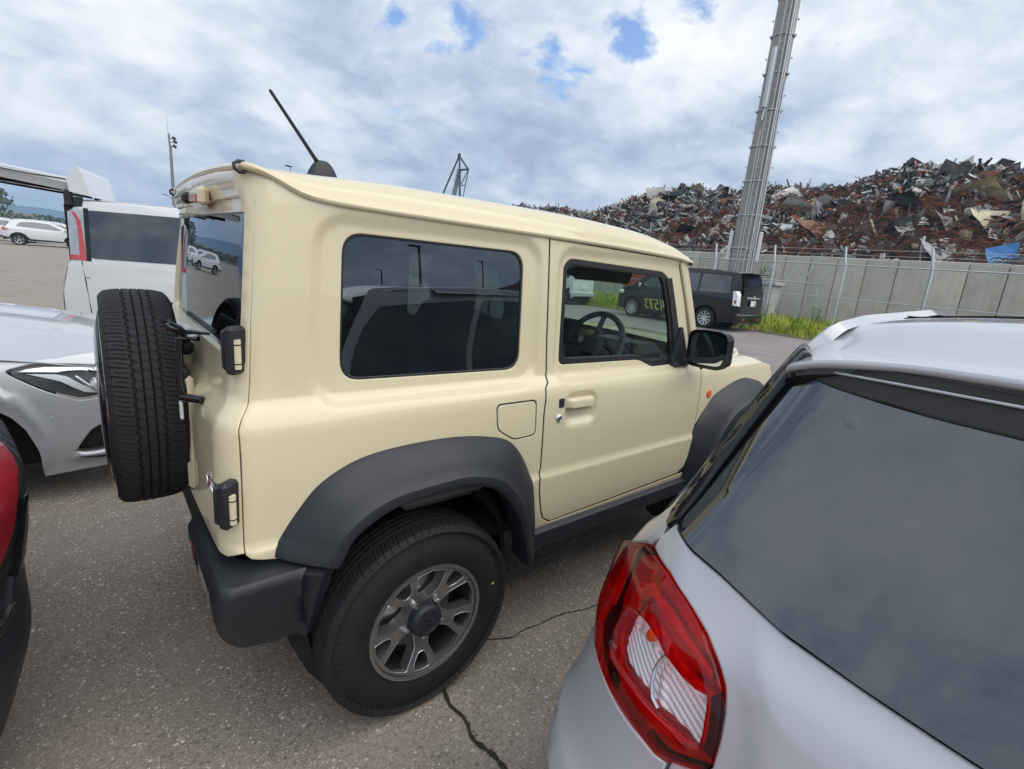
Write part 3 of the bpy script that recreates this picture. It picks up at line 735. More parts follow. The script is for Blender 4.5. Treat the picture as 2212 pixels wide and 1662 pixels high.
b = MB(); b.box((-.592, -.555, .602), (.014, .105, .072), bev=.004); b.build('reverse_lamp_lens', 'lensgrey', lb, 30)
b = MB(); V = [(-.40, -.775, .655), (-.31, -.79, .665), (-.29, -.76, .68), (-.37, -.715, .695), (-.42, -.70, .44), (-.345, -.70, .40), (-.33, -.69, .42), (-.40, -.66, .42), (-.345, -.792, .640), (-.375, -.735, .42)]
b.add(V, [(0, 8, 1, 2, 3), (0, 4, 9, 8), (8, 9, 5, 1), (1, 5, 6, 2), (0, 3, 7, 4)]); b.build('bumper_wing', 'plastic', jeep, 20)
b = MB(); b.box((-.505, 0, .59), (.11, .82, .18), bev=.03); b.box((-.52, 0, .70), (.08, .90, .05), bev=.015); b.build('rear_bumper_centre', 'plasticm', jeep)
panel('rear_reflector', BW, rnd([(.455, .575), (.455, .635), (.50, .635), (.50, .575)], .006), 'redbumper', jeep, step=.03, edge=.02, fl=.004, off=.003)
# door mirror
b = MB(); RM = Matrix.Rotation(radians(-8), 3, 'Z') @ Matrix.Rotation(radians(-3), 3, 'X'); CM_ = Vector((1.462, -.802, 1.194))
def sg_(v, e): return math.copysign(abs(v)**e, v)
def mir(i, j):
    th = 2*pi*i/40; u = j/14; x = -.040+.10*u; k = (1-max(0, (u-.35)/.65)**2.4*.75)*(1 if j else 1)
    return CM_+RM @ Vector((x, .109*sg_(cos(th), .42)*k*(1-.10*(sin(th) < -.5)), .089*sg_(sin(th), .42)*k))
b.grid(40, 15, mir, closeu=True)
n0 = len(b.v); b.grid(40, 3, lambda i, j: CM_+RM @ Vector(((-.040, -.0405, -.034)[j], (.109-.0, .098, .096)[j]*sg_(cos(2*pi*i/40), .42), (.089, .079, .077)[j]*sg_(sin(2*pi*i/40), .42))), closeu=True)
b.add([CM_+RM @ Vector((-.034, .096*sg_(cos(2*pi*i/40), .42), .077*sg_(sin(2*pi*i/40), .42))) for i in range(40)], [tuple(range(40))]); b.add([mir(i, 14) for i in range(40)], [tuple(range(40))[::-1]])
dm = b.build('door_mirror', 'gloss', jeep, 40)
b = MB(); b.add([CM_+RM @ Vector((-.0355, .092*sg_(cos(2*pi*i/40), .42), .073*sg_(sin(2*pi*i/40), .42))) for i in range(40)], [tuple(range(40))]); b.build('mirror_pane', 'mirror', dm, 0)
b = MB(); b.tube([(1.45, -.672, 1.118), (1.455, -.70, 1.128), (1.46, -.74, 1.14)], [.026, .022, .02], 10); b.build('mirror_arm', 'plastic', dm, 50)
b = MB(); b.box((1.47, -.902, 1.205), (.035, .012, .022), bev=.005); b.build('mirror_indicator', 'clearrefl', dm, 0)
# windscreen with the lot number chalked on it (written from outside, so mirrored from in here)
b = MB(); b.add([(1.58, -.60, 1.11), (1.58, .60, 1.11), (1.385, .575, 1.60), (1.385, -.575, 1.60)], [(0, 1, 2, 3)]); ws = b.build('windscreen', 'glassc', jeep, 0)
MT['chalk'] = simple('yellow_chalk', (.85, .83, .20), .8, em=(.0, .0, .0))
dig = {'1': [[(.5, 0), (.55, 1), (.35, .8)]], '4': [[(.2, 1), (.05, .35), (.9, .4)], [(.75, 1), (.7, 0)]], '5': [[(.95, 1), (.3, 1), (.2, .6), (.7, .6), (.9, .3), (.6, .02), (.1, .08)]], '7': [[(.05, .9), (.9, 1), (.45, 0)], [(.3, .5), (.8, .55)]], '3': [[(.1, .95), (.8, .95), (.45, .6), (.85, .3), (.5, 0), (.1, .12)]]}
b = MB()
def wsP(y, z, d=.004): t = (z-1.11)/.49; return (1.58-.195*t+d, y, z)
for k, ch in enumerate('14573'):
    for st in dig[ch]: b.tube([wsP(-.525+k*.032+gx*.026, 1.338+gz*.050) for gx, gz in st], .0032, 6)
b.build('chalk_number', 'chalk', ws, 0)
b = MB(); b.add([(1.34, -.62, 1.60), (1.34, .62, 1.60), (1.42, .62, 1.60), (1.42, -.62, 1.60)], [(0, 1, 2, 3)]); b.build('windscreen_header', 'cabin', jeep, 0)
# ------------------------------------------------------------------ cabin
ln = MB(); 
liner = panel('inner_trim', JEEP, [(.02, 1.655), (.02, .70), (-.07, .68), (-.10, .74), (-.18, .80), (-.30, .84), (-.45, .86), (-.60, .84), (-.72, .80), (-.80, .71), (-.85, .60), (-.875, .47), (-2.05, .47), (-2.0, 1.09), (-1.79, 1.60)], 'cabin', jeep, holes=[scl(QW, 1.03, 1.03), scl(DWi, 1.03, 1.03)], step=.05, edge=.03, fl=0, rr=0, off=-.034)
b = MB(); b.box((.60, 0, .52), (2.3, 1.36, .04)); b.build('cabin_floor', 'dark', jeep, 0)
b = MB(); b.grid(12, 8, lambda i, j: (-.45+i/11*1.85, -.60+j/7*1.2, zc(-.45+i/11*1.85)-.05-.02*abs(j/3.5-1)**2)); b.build('headliner', simple('headliner_cloth', (.20, .20, .19), .9), jeep, 60)
b = MB(); b.box((1.42, 0, .98), (.36, 1.26, .26), bev=.06); b.box((1.38, -.35, 1.125), (.22, .38, .09), bev=.04); b.box((1.30, .02, 1.16), (.03, .24, .15), bev=.012); dash = b.build('dashboard', 'cabin', jeep)
b = MB(); R = Matrix.Rotation(radians(-64), 3, 'Y'); cs = Vector((1.13, -.35, 1.14))
b.tube([cs+R @ Vector((.178*cos(2*pi*k/36), .178*sin(2*pi*k/36), 0)) for k in range(36)], .0145, 10, closed=True)
for a in (0, 90, 180): b.tube([cs+R @ Vector((.05*cos(radians(a+0)), .05*sin(radians(a)), 0)), cs+R @ Vector((.175*cos(radians(a)), .175*sin(radians(a)), 0))], .013, 8)
b.box(cs, (.12, .13, .05), R, .02); b.tube([cs, cs+R @ Vector((0, 0, -.25))], .03, 10); b.build('steering_wheel', 'cabin', jeep, 50)
def seat(y, x=.44):
    e = sub('front_seat', jeep, (x, y, 0))
    b = MB(); b.box((.18, 0, .72), (.50, .48, .16), bev=.05); b.build('seat_cushion', 'fabric', e)
    b = MB(); b.box((-.08, 0, 1.03), (.13, .46, .62), Matrix.Rotation(radians(-12), 3, 'Y'), .05); b.build('backrest', 'fabric', e)
    b = MB(); b.box((-.145, 0, 1.415), (.10, .25, .19), Matrix.Rotation(radians(-10), 3, 'Y'), .035); b.build('headrest', 'fabric', e)
    return e
seat(-.35); seat(.35)
b = MB(); b.box((-.12, 0, .95), (.12, 1.10, .45), Matrix.Rotation(radians(-10), 3, 'Y'), .04); b.box((.05, 0, .75), (.40, 1.10, .14), bev=.04); b.build('rear_bench', 'fabric', jeep)
for sy in (-.28, .28):
    b = MB(); b.box((-.19, sy, 1.24), (.08, .24, .14), bev=.03); b.build('rear_headrest', 'fabric', jeep)
for sy in (-1, 1): b = MB(); b.box((1.08, sy*.36, 1.525), (.16, .34, .09), Matrix.Rotation(radians(20), 3, 'Y'), .01); b.build('sun_visor', 'cabin', jeep)
b = MB(); b.box((1.28, 0, 1.50), (.03, .22, .06), bev=.012); b.build('inner_mirror', 'cabin', jeep)
# underbody, arch liners
b = MB(); b.lathe([(.36, -.70), (.395, -.68), (.40, -.60), (.40, -.42), (.05, -.40)], 40, c=(0, 0, .42)); b.build('arch_liner', 'dark', jeep)
b = MB(); b.lathe([(.36, -.70), (.40, -.68), (.42, -.60), (.42, -.42), (.05, -.40)], 40, c=(2.03, 0, .42)); b.build('arch_liner', 'dark', jeep)
b = MB(); b.box((.98, 0, .40), (2.7, .9, .14)); b.box((1.10, -.62, .47), (1.2, .2, .08)); b.tube([(0, -.62, .335), (0, .62, .335)], .045, 12); b.tube([(2.03, -.62, .335), (2.03, .62, .335)], .045, 12); b.build('chassis', 'dark', jeep)
b = MB(); b.box((.10, -.66, .752), (.34, .10, .10), bev=.03); b.build('inner_wing_shield', simple('grey_shield', (.11, .11, .10), .7), jeep)
# mirrored left flank
for o in list(kids(jeep)):
    n = o.name.split('.')[0]
    if n in ('body_side', 'door', 'fuel_lid', 'a_pillar', 'front_fender', 'fender_top', 'wheel_arch_flare', 'sill_moulding', 'rear_bumper_corner', 'bumper_shelf', 'bumper_wing', 'door_mirror', 'inner_trim', 'arch_liner', 'quarter_window', 'rear_lamp_housing', 'side_marker') and n != 'fuel_lid':
        c = copy_tree(o, parent=jeep); c.scale = (1, -1, 1)
# ------------------------------------------------------------------ neighbouring cars
def bridge(name, edge, mat, par, seg=10, crown=.03, cy=0., smooth=40):
    """close a car over the top: edge is a list of 3-D points on the right flank, mirrored about y=cy"""
    b = MB(); n = len(edge)
    def f(i, j):
        x, y, z = edge[i]; v = j/seg*2-1; h = abs(y-cy)
        return (x, cy+v*h, z+crown*(1-v*v))
    b.grid(n, seg+1, f); return b.build(name, mat, par, smooth)
class Side:
    """flank of a car standing on its own x axis (0 = tail, Ln = nose)"""
    def __init__(S, Ln, w, tp=.10, sg=-1): S.Ln, S.w, S.tp, S.sg = Ln, w, tp, sg
    def P(S, x, z, d=0.):
        u = 2*x/S.Ln-1; return (x, S.sg*(interp(z, S.w)-S.tp*abs(u)**5+d), z)
def simple_wheel(par, x, y, r, kind='alloyb', spokes=9, rz=0.):
    e = sub('wheel', par, (x, y, r), rz)
    b = MB(); b.lathe([(r*.66, -.095), (r*.80, -.105), (r*.95, -.098), (r, -.075), (r, .08), (r*.9, .10), (r*.66, .09)], 36); b.build('tyre', 'rubber', e, 40)
    b = MB(); b.lathe([(r*.68, -.095), (r*.64, -.098), (r*.62, -.06), (r*.60, .02), (0, .03)], 36); b.build('rim', 'plasticm', e, 40)
    b = MB()
    for k in range(spokes):
        a = 2*pi*k/spokes; c, s = cos(a), sin(a); q = r*.055
        b.prism([(-q*1.0, r*.08), (q*1.0, r*.08), (q*1.25, r*.65), (-q*1.25, r*.65)], -.098, -.075, lambda u, v, h: (u*c-v*s, h+.02*(1-v/r/.65), u*s+v*c))
    b.lathe([(0, -.085), (r*.13, -.083), (r*.16, -.07)], 18); b.lathe([(r*.61, -.092), (r*.67, -.10), (r*.68, -.09)], 36)
    b.build('spokes', kind, e, 30); return e
def arch_outline(prof, arches, zb):
    """silhouette + arch cut-outs; prof runs nose-bottom -> over the top -> tail-bottom (or reverse)"""
    out = list(prof); bot = []
    for cx, r in sorted(arches): bot += [(cx-r*1.0, zb)]+[(cx+r*cos(radians(a)), .33+r*sin(radians(a))) for a in range(176, 3, -12)]+[(cx+r, zb)]
    return out, bot
def side_car(name, label, cat, Ln, prof, w, color, wx, wr, windows, loc=(0, 0, 0), rz=0., group=None, zb=.28, tp=.10, spokes=9, lines=(), glassk='glassd', archr=None, lower=None, lw=.006):
    """prof: tail-bottom over the roof to nose-bottom, (x,z)"""
    t = thing(name, label, cat, loc, rz, group); S = Side(Ln, w, tp)
    _, bot = arch_outline([], [(x, (archr or wr+.07)) for x in wx], zb)
    outline = list(prof)+list(reversed(bot))
    p = panel('body_side', S, outline, color, t, step=.11, edge=.045, fl=.05, rr=.012, smooth=35); c = copy_tree(p, parent=t); c.scale = (1, -1, 1)
    edge = [S.P(x, z, -.006) for x, z in resamp(prof, 64)]
    bridge('body_shell', edge, color, t, crown=.035)
    for wn, poly in windows:
        o = panel(wn, S, rnd(poly, .05, 3), glassk if 'window' in wn else 'gloss', t, step=.2, edge=.06, fl=.004, rr=0, off=.004); c = copy_tree(o, parent=t); c.scale = (1, -1, 1)
    b = MB(); b.grid(12, 2, lambda i, j: (.25+i/11*(Ln-.5), (-.62, .62)[j], .30)); b.build('underbody', 'dark', t, 0)
    for x in wx:
        b = MB(); b.box((x, 0, .42), (wr*2.1, 1.35, .60)); b.build('wheel_well', 'dark', t, 0)
        for sg in (-1, 1): simple_wheel(t, x, sg*(interp(.5, w)-.11), wr, rz=0. if sg < 0 else pi, spokes=spokes)
    for poly in lines:
        for sg in (-1, 1):
            b = MB(); b.tube([(x, sg*(-S.P(x, z)[1]-.001), z) for x, z in poly], lw, 5); b.build('panel_gap', 'dark', t, 0)
    if lower:
        o = panel('lower_cladding', S, lower, 'plastic', t, step=.2, edge=.06, fl=.01, rr=0, off=.006); c = copy_tree(o, parent=t); c.scale = (1, -1, 1)
    return t, S
# --- silver hatchback right beside the camera
SILV = Wrap(w=[(.25, .80), (.45, .85), (.60, .865), (.70, .855), (.78, .850), (.9, .845), (.98, .805), (1.04, .748), (1.1, .714), (1.2, .680), (1.38, .615), (1.5, .54)],
 xr=[(.25, -.14), (.45, -.20), (.60, -.21), (.70, -.15), (.95, -.05), (1.0, -.02), (1.10, .03), (1.38, .17), (1.5, .22)],
 r=[(.25, .22), (.6, .26), (.9, .28), (.98, .22), (1.04, .13), (1.1, .10), (1.38, .09), (1.5, .10)], y0=-2.22, sg=1, bow=.06, bulge=.012, xm=1.6, L=.42)
class Off:
    """same skin in the frame of a thing standing at (x,y)"""
    def __init__(S, W, x, y): S.W, S.x, S.y = W, x, y
    def P(S, s, z, d=0.): q = S.W.P(s, z, d); return (q[0]-S.x, q[1]-S.y, q[2])
sil = thing('hatchback_car', 'silver hatchback with clear and red tail lamp, seen from behind beside the off-road car', 'car', (1.6, -2.22, 0))
SV = Off(SILV, 1.6, -2.22)
GLS = Off(Wrap(w=[(.9, .800), (1.0, .757), (1.1, .714), (1.4, .606)], xr=[(.9, -.075), (1.0, -.022), (1.4, .182)], r=.115, y0=-2.22, sg=1, bow=.06, bulge=.012, xm=1.6, L=.42), 1.6, -2.22)   # tailgate glass: one even sweep
LAMP = [(.235, 1.006), (.209, .997), (.15, .965), (.09, .92), (.07, .87), (.09, .82), (.17, .795), (.230, .790), (.311, .793), (.367, .796), (.412, .793), (.443, .790), (.465, .799), (.489, .811), (.511, .822), (.517, .836), (.512, .874), (.503, .908), (.496, .933), (.485, .951), (.462, .972), (.421, .993), (.364, 1.008), (.300, 1.011), (.263, 1.011)]
CLR = [(.297, .92), (.290, .893), (.290, .865), (.297, .849), (.316, .842), (.342, .842), (.378, .844), (.412, .842), (.458, .842), (.485, .839), (.495, .85), (.493, .868), (.486, .897), (.481, .913), (.463, .909), (.439, .910), (.417, .915), (.400, .92), (.384, .928), (.353, .933), (.318, .930)]
GL = [(.252, 1.392), (.254, 1.371), (.268, 1.224), (.28, 1.127), (.284, 1.080), (.300, 1.072), (.358, 1.067), (.425, 1.06), (.482, 1.053), (.594, 1.033), (.708, 1.027), (.796, 1.025), (1.03, 1.022), (1.26, 1.025), (1.35, 1.027), (1.466, 1.033), (1.58, 1.053), (1.64, 1.06), (1.70, 1.067), (1.76, 1.08), (1.788, 1.127), (1.72, 1.224), (1.646, 1.371), (1.64, 1.392)]
# flank + tail corner in one pressing
fl_ = [(.215, 1.44), (.10, 1.47), (-.6, 1.485), (-1.25, 1.47), (-1.9, 1.24), (-2.35, 1.02), (-2.6, .96), (-3.05, .86), (-3.22, .70), (-3.24, .30), (-3.05, .27)]+[(-2.70+.33*cos(radians(a)), .30+.33*sin(radians(a))) for a in range(186, -7, -12)][::-1][:0]+[(-3.02, .30)]
arcf = [(-2.68-.34*cos(radians(a)), .30+.34*sin(radians(a))) for a in range(0, 181, 12)]
arcr = [(-.42-.34*cos(radians(a)), .30+.34*sin(radians(a))) for a in range(0, 181, 12)]
fl_ = [(.11, 1.40), (.06, 1.45), (-.10, 1.47), (-.6, 1.485), (-1.25, 1.465), (-1.9, 1.24), (-2.35, 1.02), (-2.6, .96), (-3.05, .86), (-3.22, .70), (-3.24, .28)]+arcf[::-1][:0]+[(-3.02, .28)]+arcf[::-1]+[(-2.33, .27), (-.78, .27)]+arcr[::-1]+[(-.06, .30), (-.06, .785), (.08, .785)]+[(.0685, .83), (.0675, .87), (.088, .922), (.148, .968), (.206, 1.001), (.232, 1.012), (.245, 1.040), (.215, 1.062), (.178, 1.13), (.152, 1.224), (.118, 1.362)]
sf = panel('body_side', SV, fl_, 'silver', sil, step=.04, edge=.025, fl=.02, rr=.004, smooth=45)
c = copy_tree(sf, parent=sil); c.scale = (1, -1, 1)
gtail = panel('tailgate', SV, [(.279, 1.074), (.250, 1.040), (.262, 1.016), (.300, 1.014), (.364, 1.011), (.421, .996), (.462, .975), (.486, .954), (.499, .936), (.506, .908), (.515, .874), (.520, .836), (.514, .820), (.489, .808), (.468, .797), (.468, .70), (.60, .66), (1.46, .66), (1.60, .70), (1.60, .80), (1.56, .84), (1.57, .95), (1.66, 1.01), (1.76, 1.05), (1.765, 1.074), (1.70, 1.063), (1.64, 1.056), (1.58, 1.049), (1.466, 1.029), (1.35, 1.023), (1.26, 1.021), (1.03, 1.018), (.796, 1.021), (.708, 1.023), (.594, 1.028), (.482, 1.049), (.425, 1.056), (.358, 1.063), (.300, 1.068)], 'silver', sil, step=.03, edge=.014, fl=.015, rr=.003, smooth=45,
  disp=lambda s, z: .008*sst(.505, .560, s-(.98-z)*.22)*sst(1.55, 1.45, s)*sst(1.02, .975, z))
bmp = panel('rear_bumper', SV, [(-.055, .26), (-.055, .783), (.10, .783), (.17, .790), (.23, .786), (.311, .789), (.412, .789), (.440, .786), (.462, .79), (.462, .695), (.60, .655), (1.46, .655), (1.605, .69), (1.605, .79), (1.85, .783), (2.0, .783), (2.0, .26)], 'silverb', sil, step=.04, edge=.02, fl=.015, rr=.003, smooth=50,
  disp=lambda s, z: -.035*sst(.60, .52, z+.25*(s-.35))*sst(.30, .42, z))
panel('glass_trim', SV, [(.252, 1.40), (.258, 1.371), (.272, 1.224), (.284, 1.127), (.287, 1.082), (.262, 1.060), (.215, 1.062), (.175, 1.127), (.150, 1.224), (.115, 1.371), (.10, 1.41)], 'gloss', sil, step=.03, edge=.014, fl=.012, rr=.004, off=.007, disp=lambda s, z: -.006*sst(.012, .0, abs(s-.225+(z-1.05)*.09)))
tg = panel('tailgate_window', GLS, GL, 'glassb', sil, step=.03, edge=.02, fl=.012, rr=.0, off=.003, smooth=60)
panel('glass_top_band', GLS, [(.255, 1.368), (.333, 1.363), (.428, 1.357), (.493, 1.352), (.566, 1.349), (.646, 1.349), (.929, 1.349), (1.21, 1.349), (1.29, 1.349), (1.365, 1.352), (1.43, 1.357), (1.525, 1.363), (1.60, 1.368), (1.56, 1.400), (1.25, 1.400), (.929, 1.400), (.60, 1.400), (.38, 1.398), (.28, 1.382)], 'plasticm', sil, step=.03, edge=.02, fl=.012, rr=.002, off=.007, smooth=50)
b = MB(); b.tube([GLS.P(s, z, .0095) for s, z in ((.27, 1.379), (.385, 1.3775), (.506, 1.381), (.624, 1.384), (.78, 1.385), (.929, 1.3855), (1.08, 1.385), (1.234, 1.384), (1.35, 1.381), (1.47, 1.3775), (1.58, 1.379))], .0022, 6); b.build('band_highlight', 'steel', sil, 60)  # thin pale line: highlight along the spoiler's lower edge, painted as a tube
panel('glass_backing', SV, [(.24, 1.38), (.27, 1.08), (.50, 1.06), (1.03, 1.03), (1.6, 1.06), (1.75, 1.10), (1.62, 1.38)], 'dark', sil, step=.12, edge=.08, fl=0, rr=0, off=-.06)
# tail lamp: bucket, reflectors, covers
def bul(s, z): return .010*sst(.0, .05, min(.52-s, 1.0-z, z-.785))
def scaled(l, k): 
    cx = sum(p[0] for p in l)/len(l); cz = sum(p[1] for p in l)/len(l); return [(cx+(a-cx)*k, cz+(b-cz)*k) for a, b in l]
lm = panel('tail_lamp', SV, scaled(LAMP, .985), 'reddeep', sil, step=.02, edge=.012, fl=.0, rr=0, off=-.035, disp=lambda s, z: -.0016*abs(sin(s*120+z*35))-.010*sst(.03, .0, abs(z-.86-.3*(s-.3))))
panel('reflector', SV, scaled(CLR, .99), 'clearrefl', lm, step=.0032, edge=.006, fl=.02, rr=0, off=-.022, disp=lambda s, z: (-.0014*sin((z+s*.40)*620) if z < .905-.1*abs(s-.39) else -.003*sin(s*210))+.006*sst(.012, 0, abs(s-(.397 if z > .88 else .397+(.88-z)*.4))))
MT['redbright'] = simple('bright_red_reflector', (.62, .01, .015), .22, .25)
panel('light_guide', SV, [(.25, .945), (.255, .80), (.30, .81), (.42, .805), (.49, .83), (.49, .836), (.41, .825), (.30, .828), (.273, .86), (.275, .925), (.31, .955), (.40, .945), (.47, .925), (.47, .935), (.40, .965), (.30, .975)], 'redbright', lm, step=.012, edge=.008, fl=.014, rr=.003, off=-.016)
lamps_red = panel('red_cover', SV, LAMP, 'lensred', lm, holes=[CLR], step=.016, edge=.01, fl=.03, rr=.003, off=.004, disp=bul, smooth=60)
panel('clear_cover', SV, scaled(CLR, .992), 'lensclr', lm, step=.02, edge=.01, fl=.006, rr=.002, off=.001, disp=bul, smooth=60)
panel('smoked_edge', SV, [(.484, .913), (.497, .928), (.508, .903), (.514, .872), (.516, .842), (.500, .846), (.497, .868), (.490, .897)], 'plastic', lm, step=.015, edge=.01, fl=.0, rr=0, off=-.004, disp=bul)
b = MB(); c0 = Vector(SV.P(.352, .915, -.012)); b.lathe([(0, -.010), (.008, -.008), (.011, 0), (.008, .012)], 16, 'x', c0); b.build('amber_bulb', 'amber', lm, 50)
b = MB(); b.tube([SV.P(s, z, .0035) for s, z in ((.401, .916), (.394, .900), (.393, .885), (.397, .868), (.406, .853), (.420, .846))], .0035, 6); b.build('lamp_divider', 'chrome', lm, 50)
for o in (lm,):
    c = copy_tree(o, parent=sil); c.scale = (1, -1, 1)
# roof and spoiler
lp = [(.19, -1.648, 1.368), (.150, -1.662, 1.381), (.138, -1.72, 1.401), (.146, -1.82, 1.414), (.128, -1.946, 1.421), (.118, -2.09, 1.424), (.115, -2.22, 1.425)]
lp = lp+[(x, -4.44-y, z) for x, y, z in reversed(lp[:-1])]
def rs3(L, n):
    d = [0]
    for i in range(len(L)-1): d.append(d[-1]+math.dist(L[i], L[i+1]))
    out = []
    for k in range(n):
        t = d[-1]*k/(n-1); i = 0
        while i < len(L)-2 and d[i+1] < t: i += 1
        u = (t-d[i])/(d[i+1]-d[i]); p0 = L[max(i-1, 0)]; p1 = L[i]; p2 = L[i+1]; p3 = L[min(i+2, len(L)-1)]
        out.append(tuple(.5*((2*p1[m])+(p2[m]-p0[m])*u+(2*p0[m]-5*p1[m]+4*p2[m]-p3[m])*u*u+(3*p1[m]-p0[m]-3*p2[m]+p3[m])*u**3) for m in range(3)))
    return out
LP = rs3(lp, 61); ox, oy = 1.6, -2.22
def rtop(x, y):
    v = abs(y+2.22)
    return 1.497-.095*max(0, .62-x)**1.6*1.3-.06*(v/.62)**3-.10*max(0, x-1.1)**2
b = MB()
def sp_top(i, j):
    x, y, z = LP[i]; v = j/14; X = x+(.62-x)*v**1.1; Y = y*(1-v)+(-2.22+(y+2.22)*.98)*v
    zt = rtop(X, Y); q = sst(0, .5, v); return (X-ox, Y-oy, z*(1-q)+zt*q+.006*sin(pi*v))
b.grid(61, 15, sp_top); b.grid(61, 5, lambda i, j: (LP[i][0]-ox+(0, -.004, -.003, .002, .006)[j], LP[i][1]-oy, LP[i][2]+(0, -.004, -.010, -.014, -.015)[j]))
spo = b.build('roof_spoiler', 'silver', sil, 60)
b = MB(); b.grid(61, 5, lambda i, j: (LP[i][0]-ox+(.006, .004, .010, .014, .050)[j], LP[i][1]-oy, LP[i][2]+(-.015, -.024, -.034, -.040, -.066)[j])); b.build('spoiler_underside', 'gloss', spo, 40)
b = MB(); b.grid(24, 17, lambda i, j: (.62+i/23*1.65-ox, (-2.22+(j/8-1)*.615*(1-.12*(i/23)))-oy, rtop(.62+i/23*1.65, -2.22+(j/8-1)*.615)-(.0 if i else 0))); b.build('roof', 'silver', sil, 50)
b = MB()
for sg in (-1, 1): b.grid(14, 4, lambda i, j: (.66+i/13*1.1-ox, sg*((.50, .505, .535, .54)[j]), rtop(.66+i/13*1.1, -2.22+.52)+(.002, .007, .007, .002)[j]))
b.build('roof_moulding', 'gloss', sil, 30)
b = MB(); b.tube([(.625-ox, -2.22+v*.60-oy, rtop(.625, -2.22+v*.60)+.0005) for v in [k/12-1 for k in range(25)]], .0045, 6); b.build('tailgate_seam', 'closeout', sil, 50)
edge = [SV.P(s, z, -.002) for s, z in resamp([(-1.25, 1.465), (-1.9, 1.24), (-2.35, 1.02), (-2.6, .96), (-3.05, .86), (-3.22, .70), (-3.24, .28)], 30)]
bridge('bonnet', edge, 'silver', sil, crown=.02)
b = MB(); b.grid(8, 2, lambda i, j: (-1.5+i/7*3.1, (-.62, .62)[j], .27)); b.build('underbody', 'dark', sil, 0)
for poly, nm in (([(-.05, 1.35), (-.62, 1.40), (-.62, 1.02), (.06, 1.05)], 'side_window'), ([(-.66, 1.40), (-1.22, 1.39), (-1.78, 1.16), (-1.86, 1.03), (-.66, 1.01)], 'side_window')):
    o = panel(nm, SV, rnd(poly, .03), 'glassd', sil, step=.12, edge=.05, fl=.004, rr=0, off=.004); c = copy_tree(o, parent=sil); c.scale = (1, -1, 1)
o = panel('windscreen', SV, [(-1.4, 1.38), (-1.42, 1.38), (-2.2, 1.03), (-2.18, 1.03)], 'gloss', sil, step=.1, edge=.05, fl=0, rr=0, off=.002)
for x in (-.90, 1.36):
    for sg in (-1, 1): simple_wheel(sil, x, sg*.74, .30, rz=0. if sg < 0 else pi)
b = MB(); b.box((.45, 0, .5), (.6, 1.4, .5)); b.box((-.9, 0, .5), (.7, 1.4, .5)); b.box((1.36, 0, .5), (.7, 1.4, .5)); b.build('wheel_well', 'dark', sil, 0)
b = MB(); b.lathe([(0, .030), (.045, .026), (.060, .012), (.066, -.01)], 28, 'x', (-.055-1.6-.03, .11, 1.035)); 
b = MB(); b.grid(17, 6, lambda i, j: (-.070-1.6-.022*cos(j/5*pi/2), .085+.075*cos(i/16*2*pi)*sin(j/5*pi/2), 1.020+.030*sin(i/16*2*pi)*sin(j/5*pi/2)))
b.tube([(-1.672, .085, 1.03), (-1.655, .03, 1.06), (-1.60, -.25, 1.12)], .008, 6); b.build('rear_wiper', 'plastic', sil, 60)
b = MB(); c0 = Vector(GLS.P(.835, 1.113, -.006)); b.box(c0, (.006, .034, .036), bev=.002); b.build('heater_terminal', 'plasticm', sil, 0)
MT['lampgrey'] = simple('lamp_housing_grey', (.10, .10, .11), .3, .3)
# --- white-silver hatchback whose nose pokes in behind the spare wheel
MERC = Wrap(w=[(.15, .86), (.35, .89), (.6, .895), (.75, .87), (.85, .82), (.95, .74)], xr=[(.15, -.42), (.35, -.36), (.6, -.36), (.8, -.46), (.9, -.6), (.95, -.7)], r=.42, y0=2.40, sg=-1, dirx=-1, bow=.14, L=.66)
mer = thing('sports_hatch_car', 'pale silver car with slanting headlamp, nose towards the spare wheel', 'car', (-2.6, 2.40, 0)); MV = Off(MERC, -2.6, 2.40)
HL = spl([(-.303, .75), (-.242, .773), (-.152, .787), (-.035, .779), (.10, .762), (.30, .725), (.34, .66), (.20, .62), (.0, .592), (-.087, .581), (-.152, .604), (-.217, .64), (-.275, .695)], 4)
INT = spl([(-.128, .285), (-.122, .30), (-.095, .355), (-.02, .430), (.18, .455), (.30, .43), (.30, .31), (.10, .285), (-.06, .272)], 3)
marc = [(-.408, .547), (-.369, .511), (-.324, .44), (-.293, .342), (-.257, .248), (-.218, .155)]
mw_c = (-.66, .30)
mb_out = [(-.218, .155), (.005, .17), (.40, .19), (2.2, .19), (2.2, .70), (1.2, .76), (.40, .80), (.14, .836), (.0, .822), (-.054, .812), (-.15, .806), (-.271, .815), (-.6, .845), (-1.1, .90), (-3.9, .93), (-3.9, .30), (-3.6, .28), (-3.5, .5), (-3.25, .64), (-3.0, .64), (-2.7, .5), (-2.62, .25), (-1.06, .25), (-1.03, .42), (-.90, .60), (-.66, .685), (-.50, .63)]+marc[:-1]
panel('body_front', MV, mb_out, 'silverb', mer, holes=[HL, INT], step=.04, edge=.02, fl=.015, rr=.003, disp=lambda s, z: .012*sst(.05, 0, abs(math.hypot(s+.66, z-.30)-.42))+.016*sst(.03, 0, abs(z-(.255+.02*s)))*sst(-.17, -.08, s), smooth=45)
c = panel('body_far_side', Off(Wrap(w=MERC.w, xr=MERC.xr, r=.42, y0=2.40, sg=1, dirx=-1, bow=.14, L=.66), -2.6, 2.40), [(.05, .2), (.05, .83), (-1.1, .90), (-3.9, .93), (-3.9, .30)], 'silverb', mer, step=.12, edge=.06)
hlp = panel('headlamp', MV, scaled(HL, .97), 'lampgrey', mer, step=.03, edge=.02, fl=0, rr=0, off=-.045)
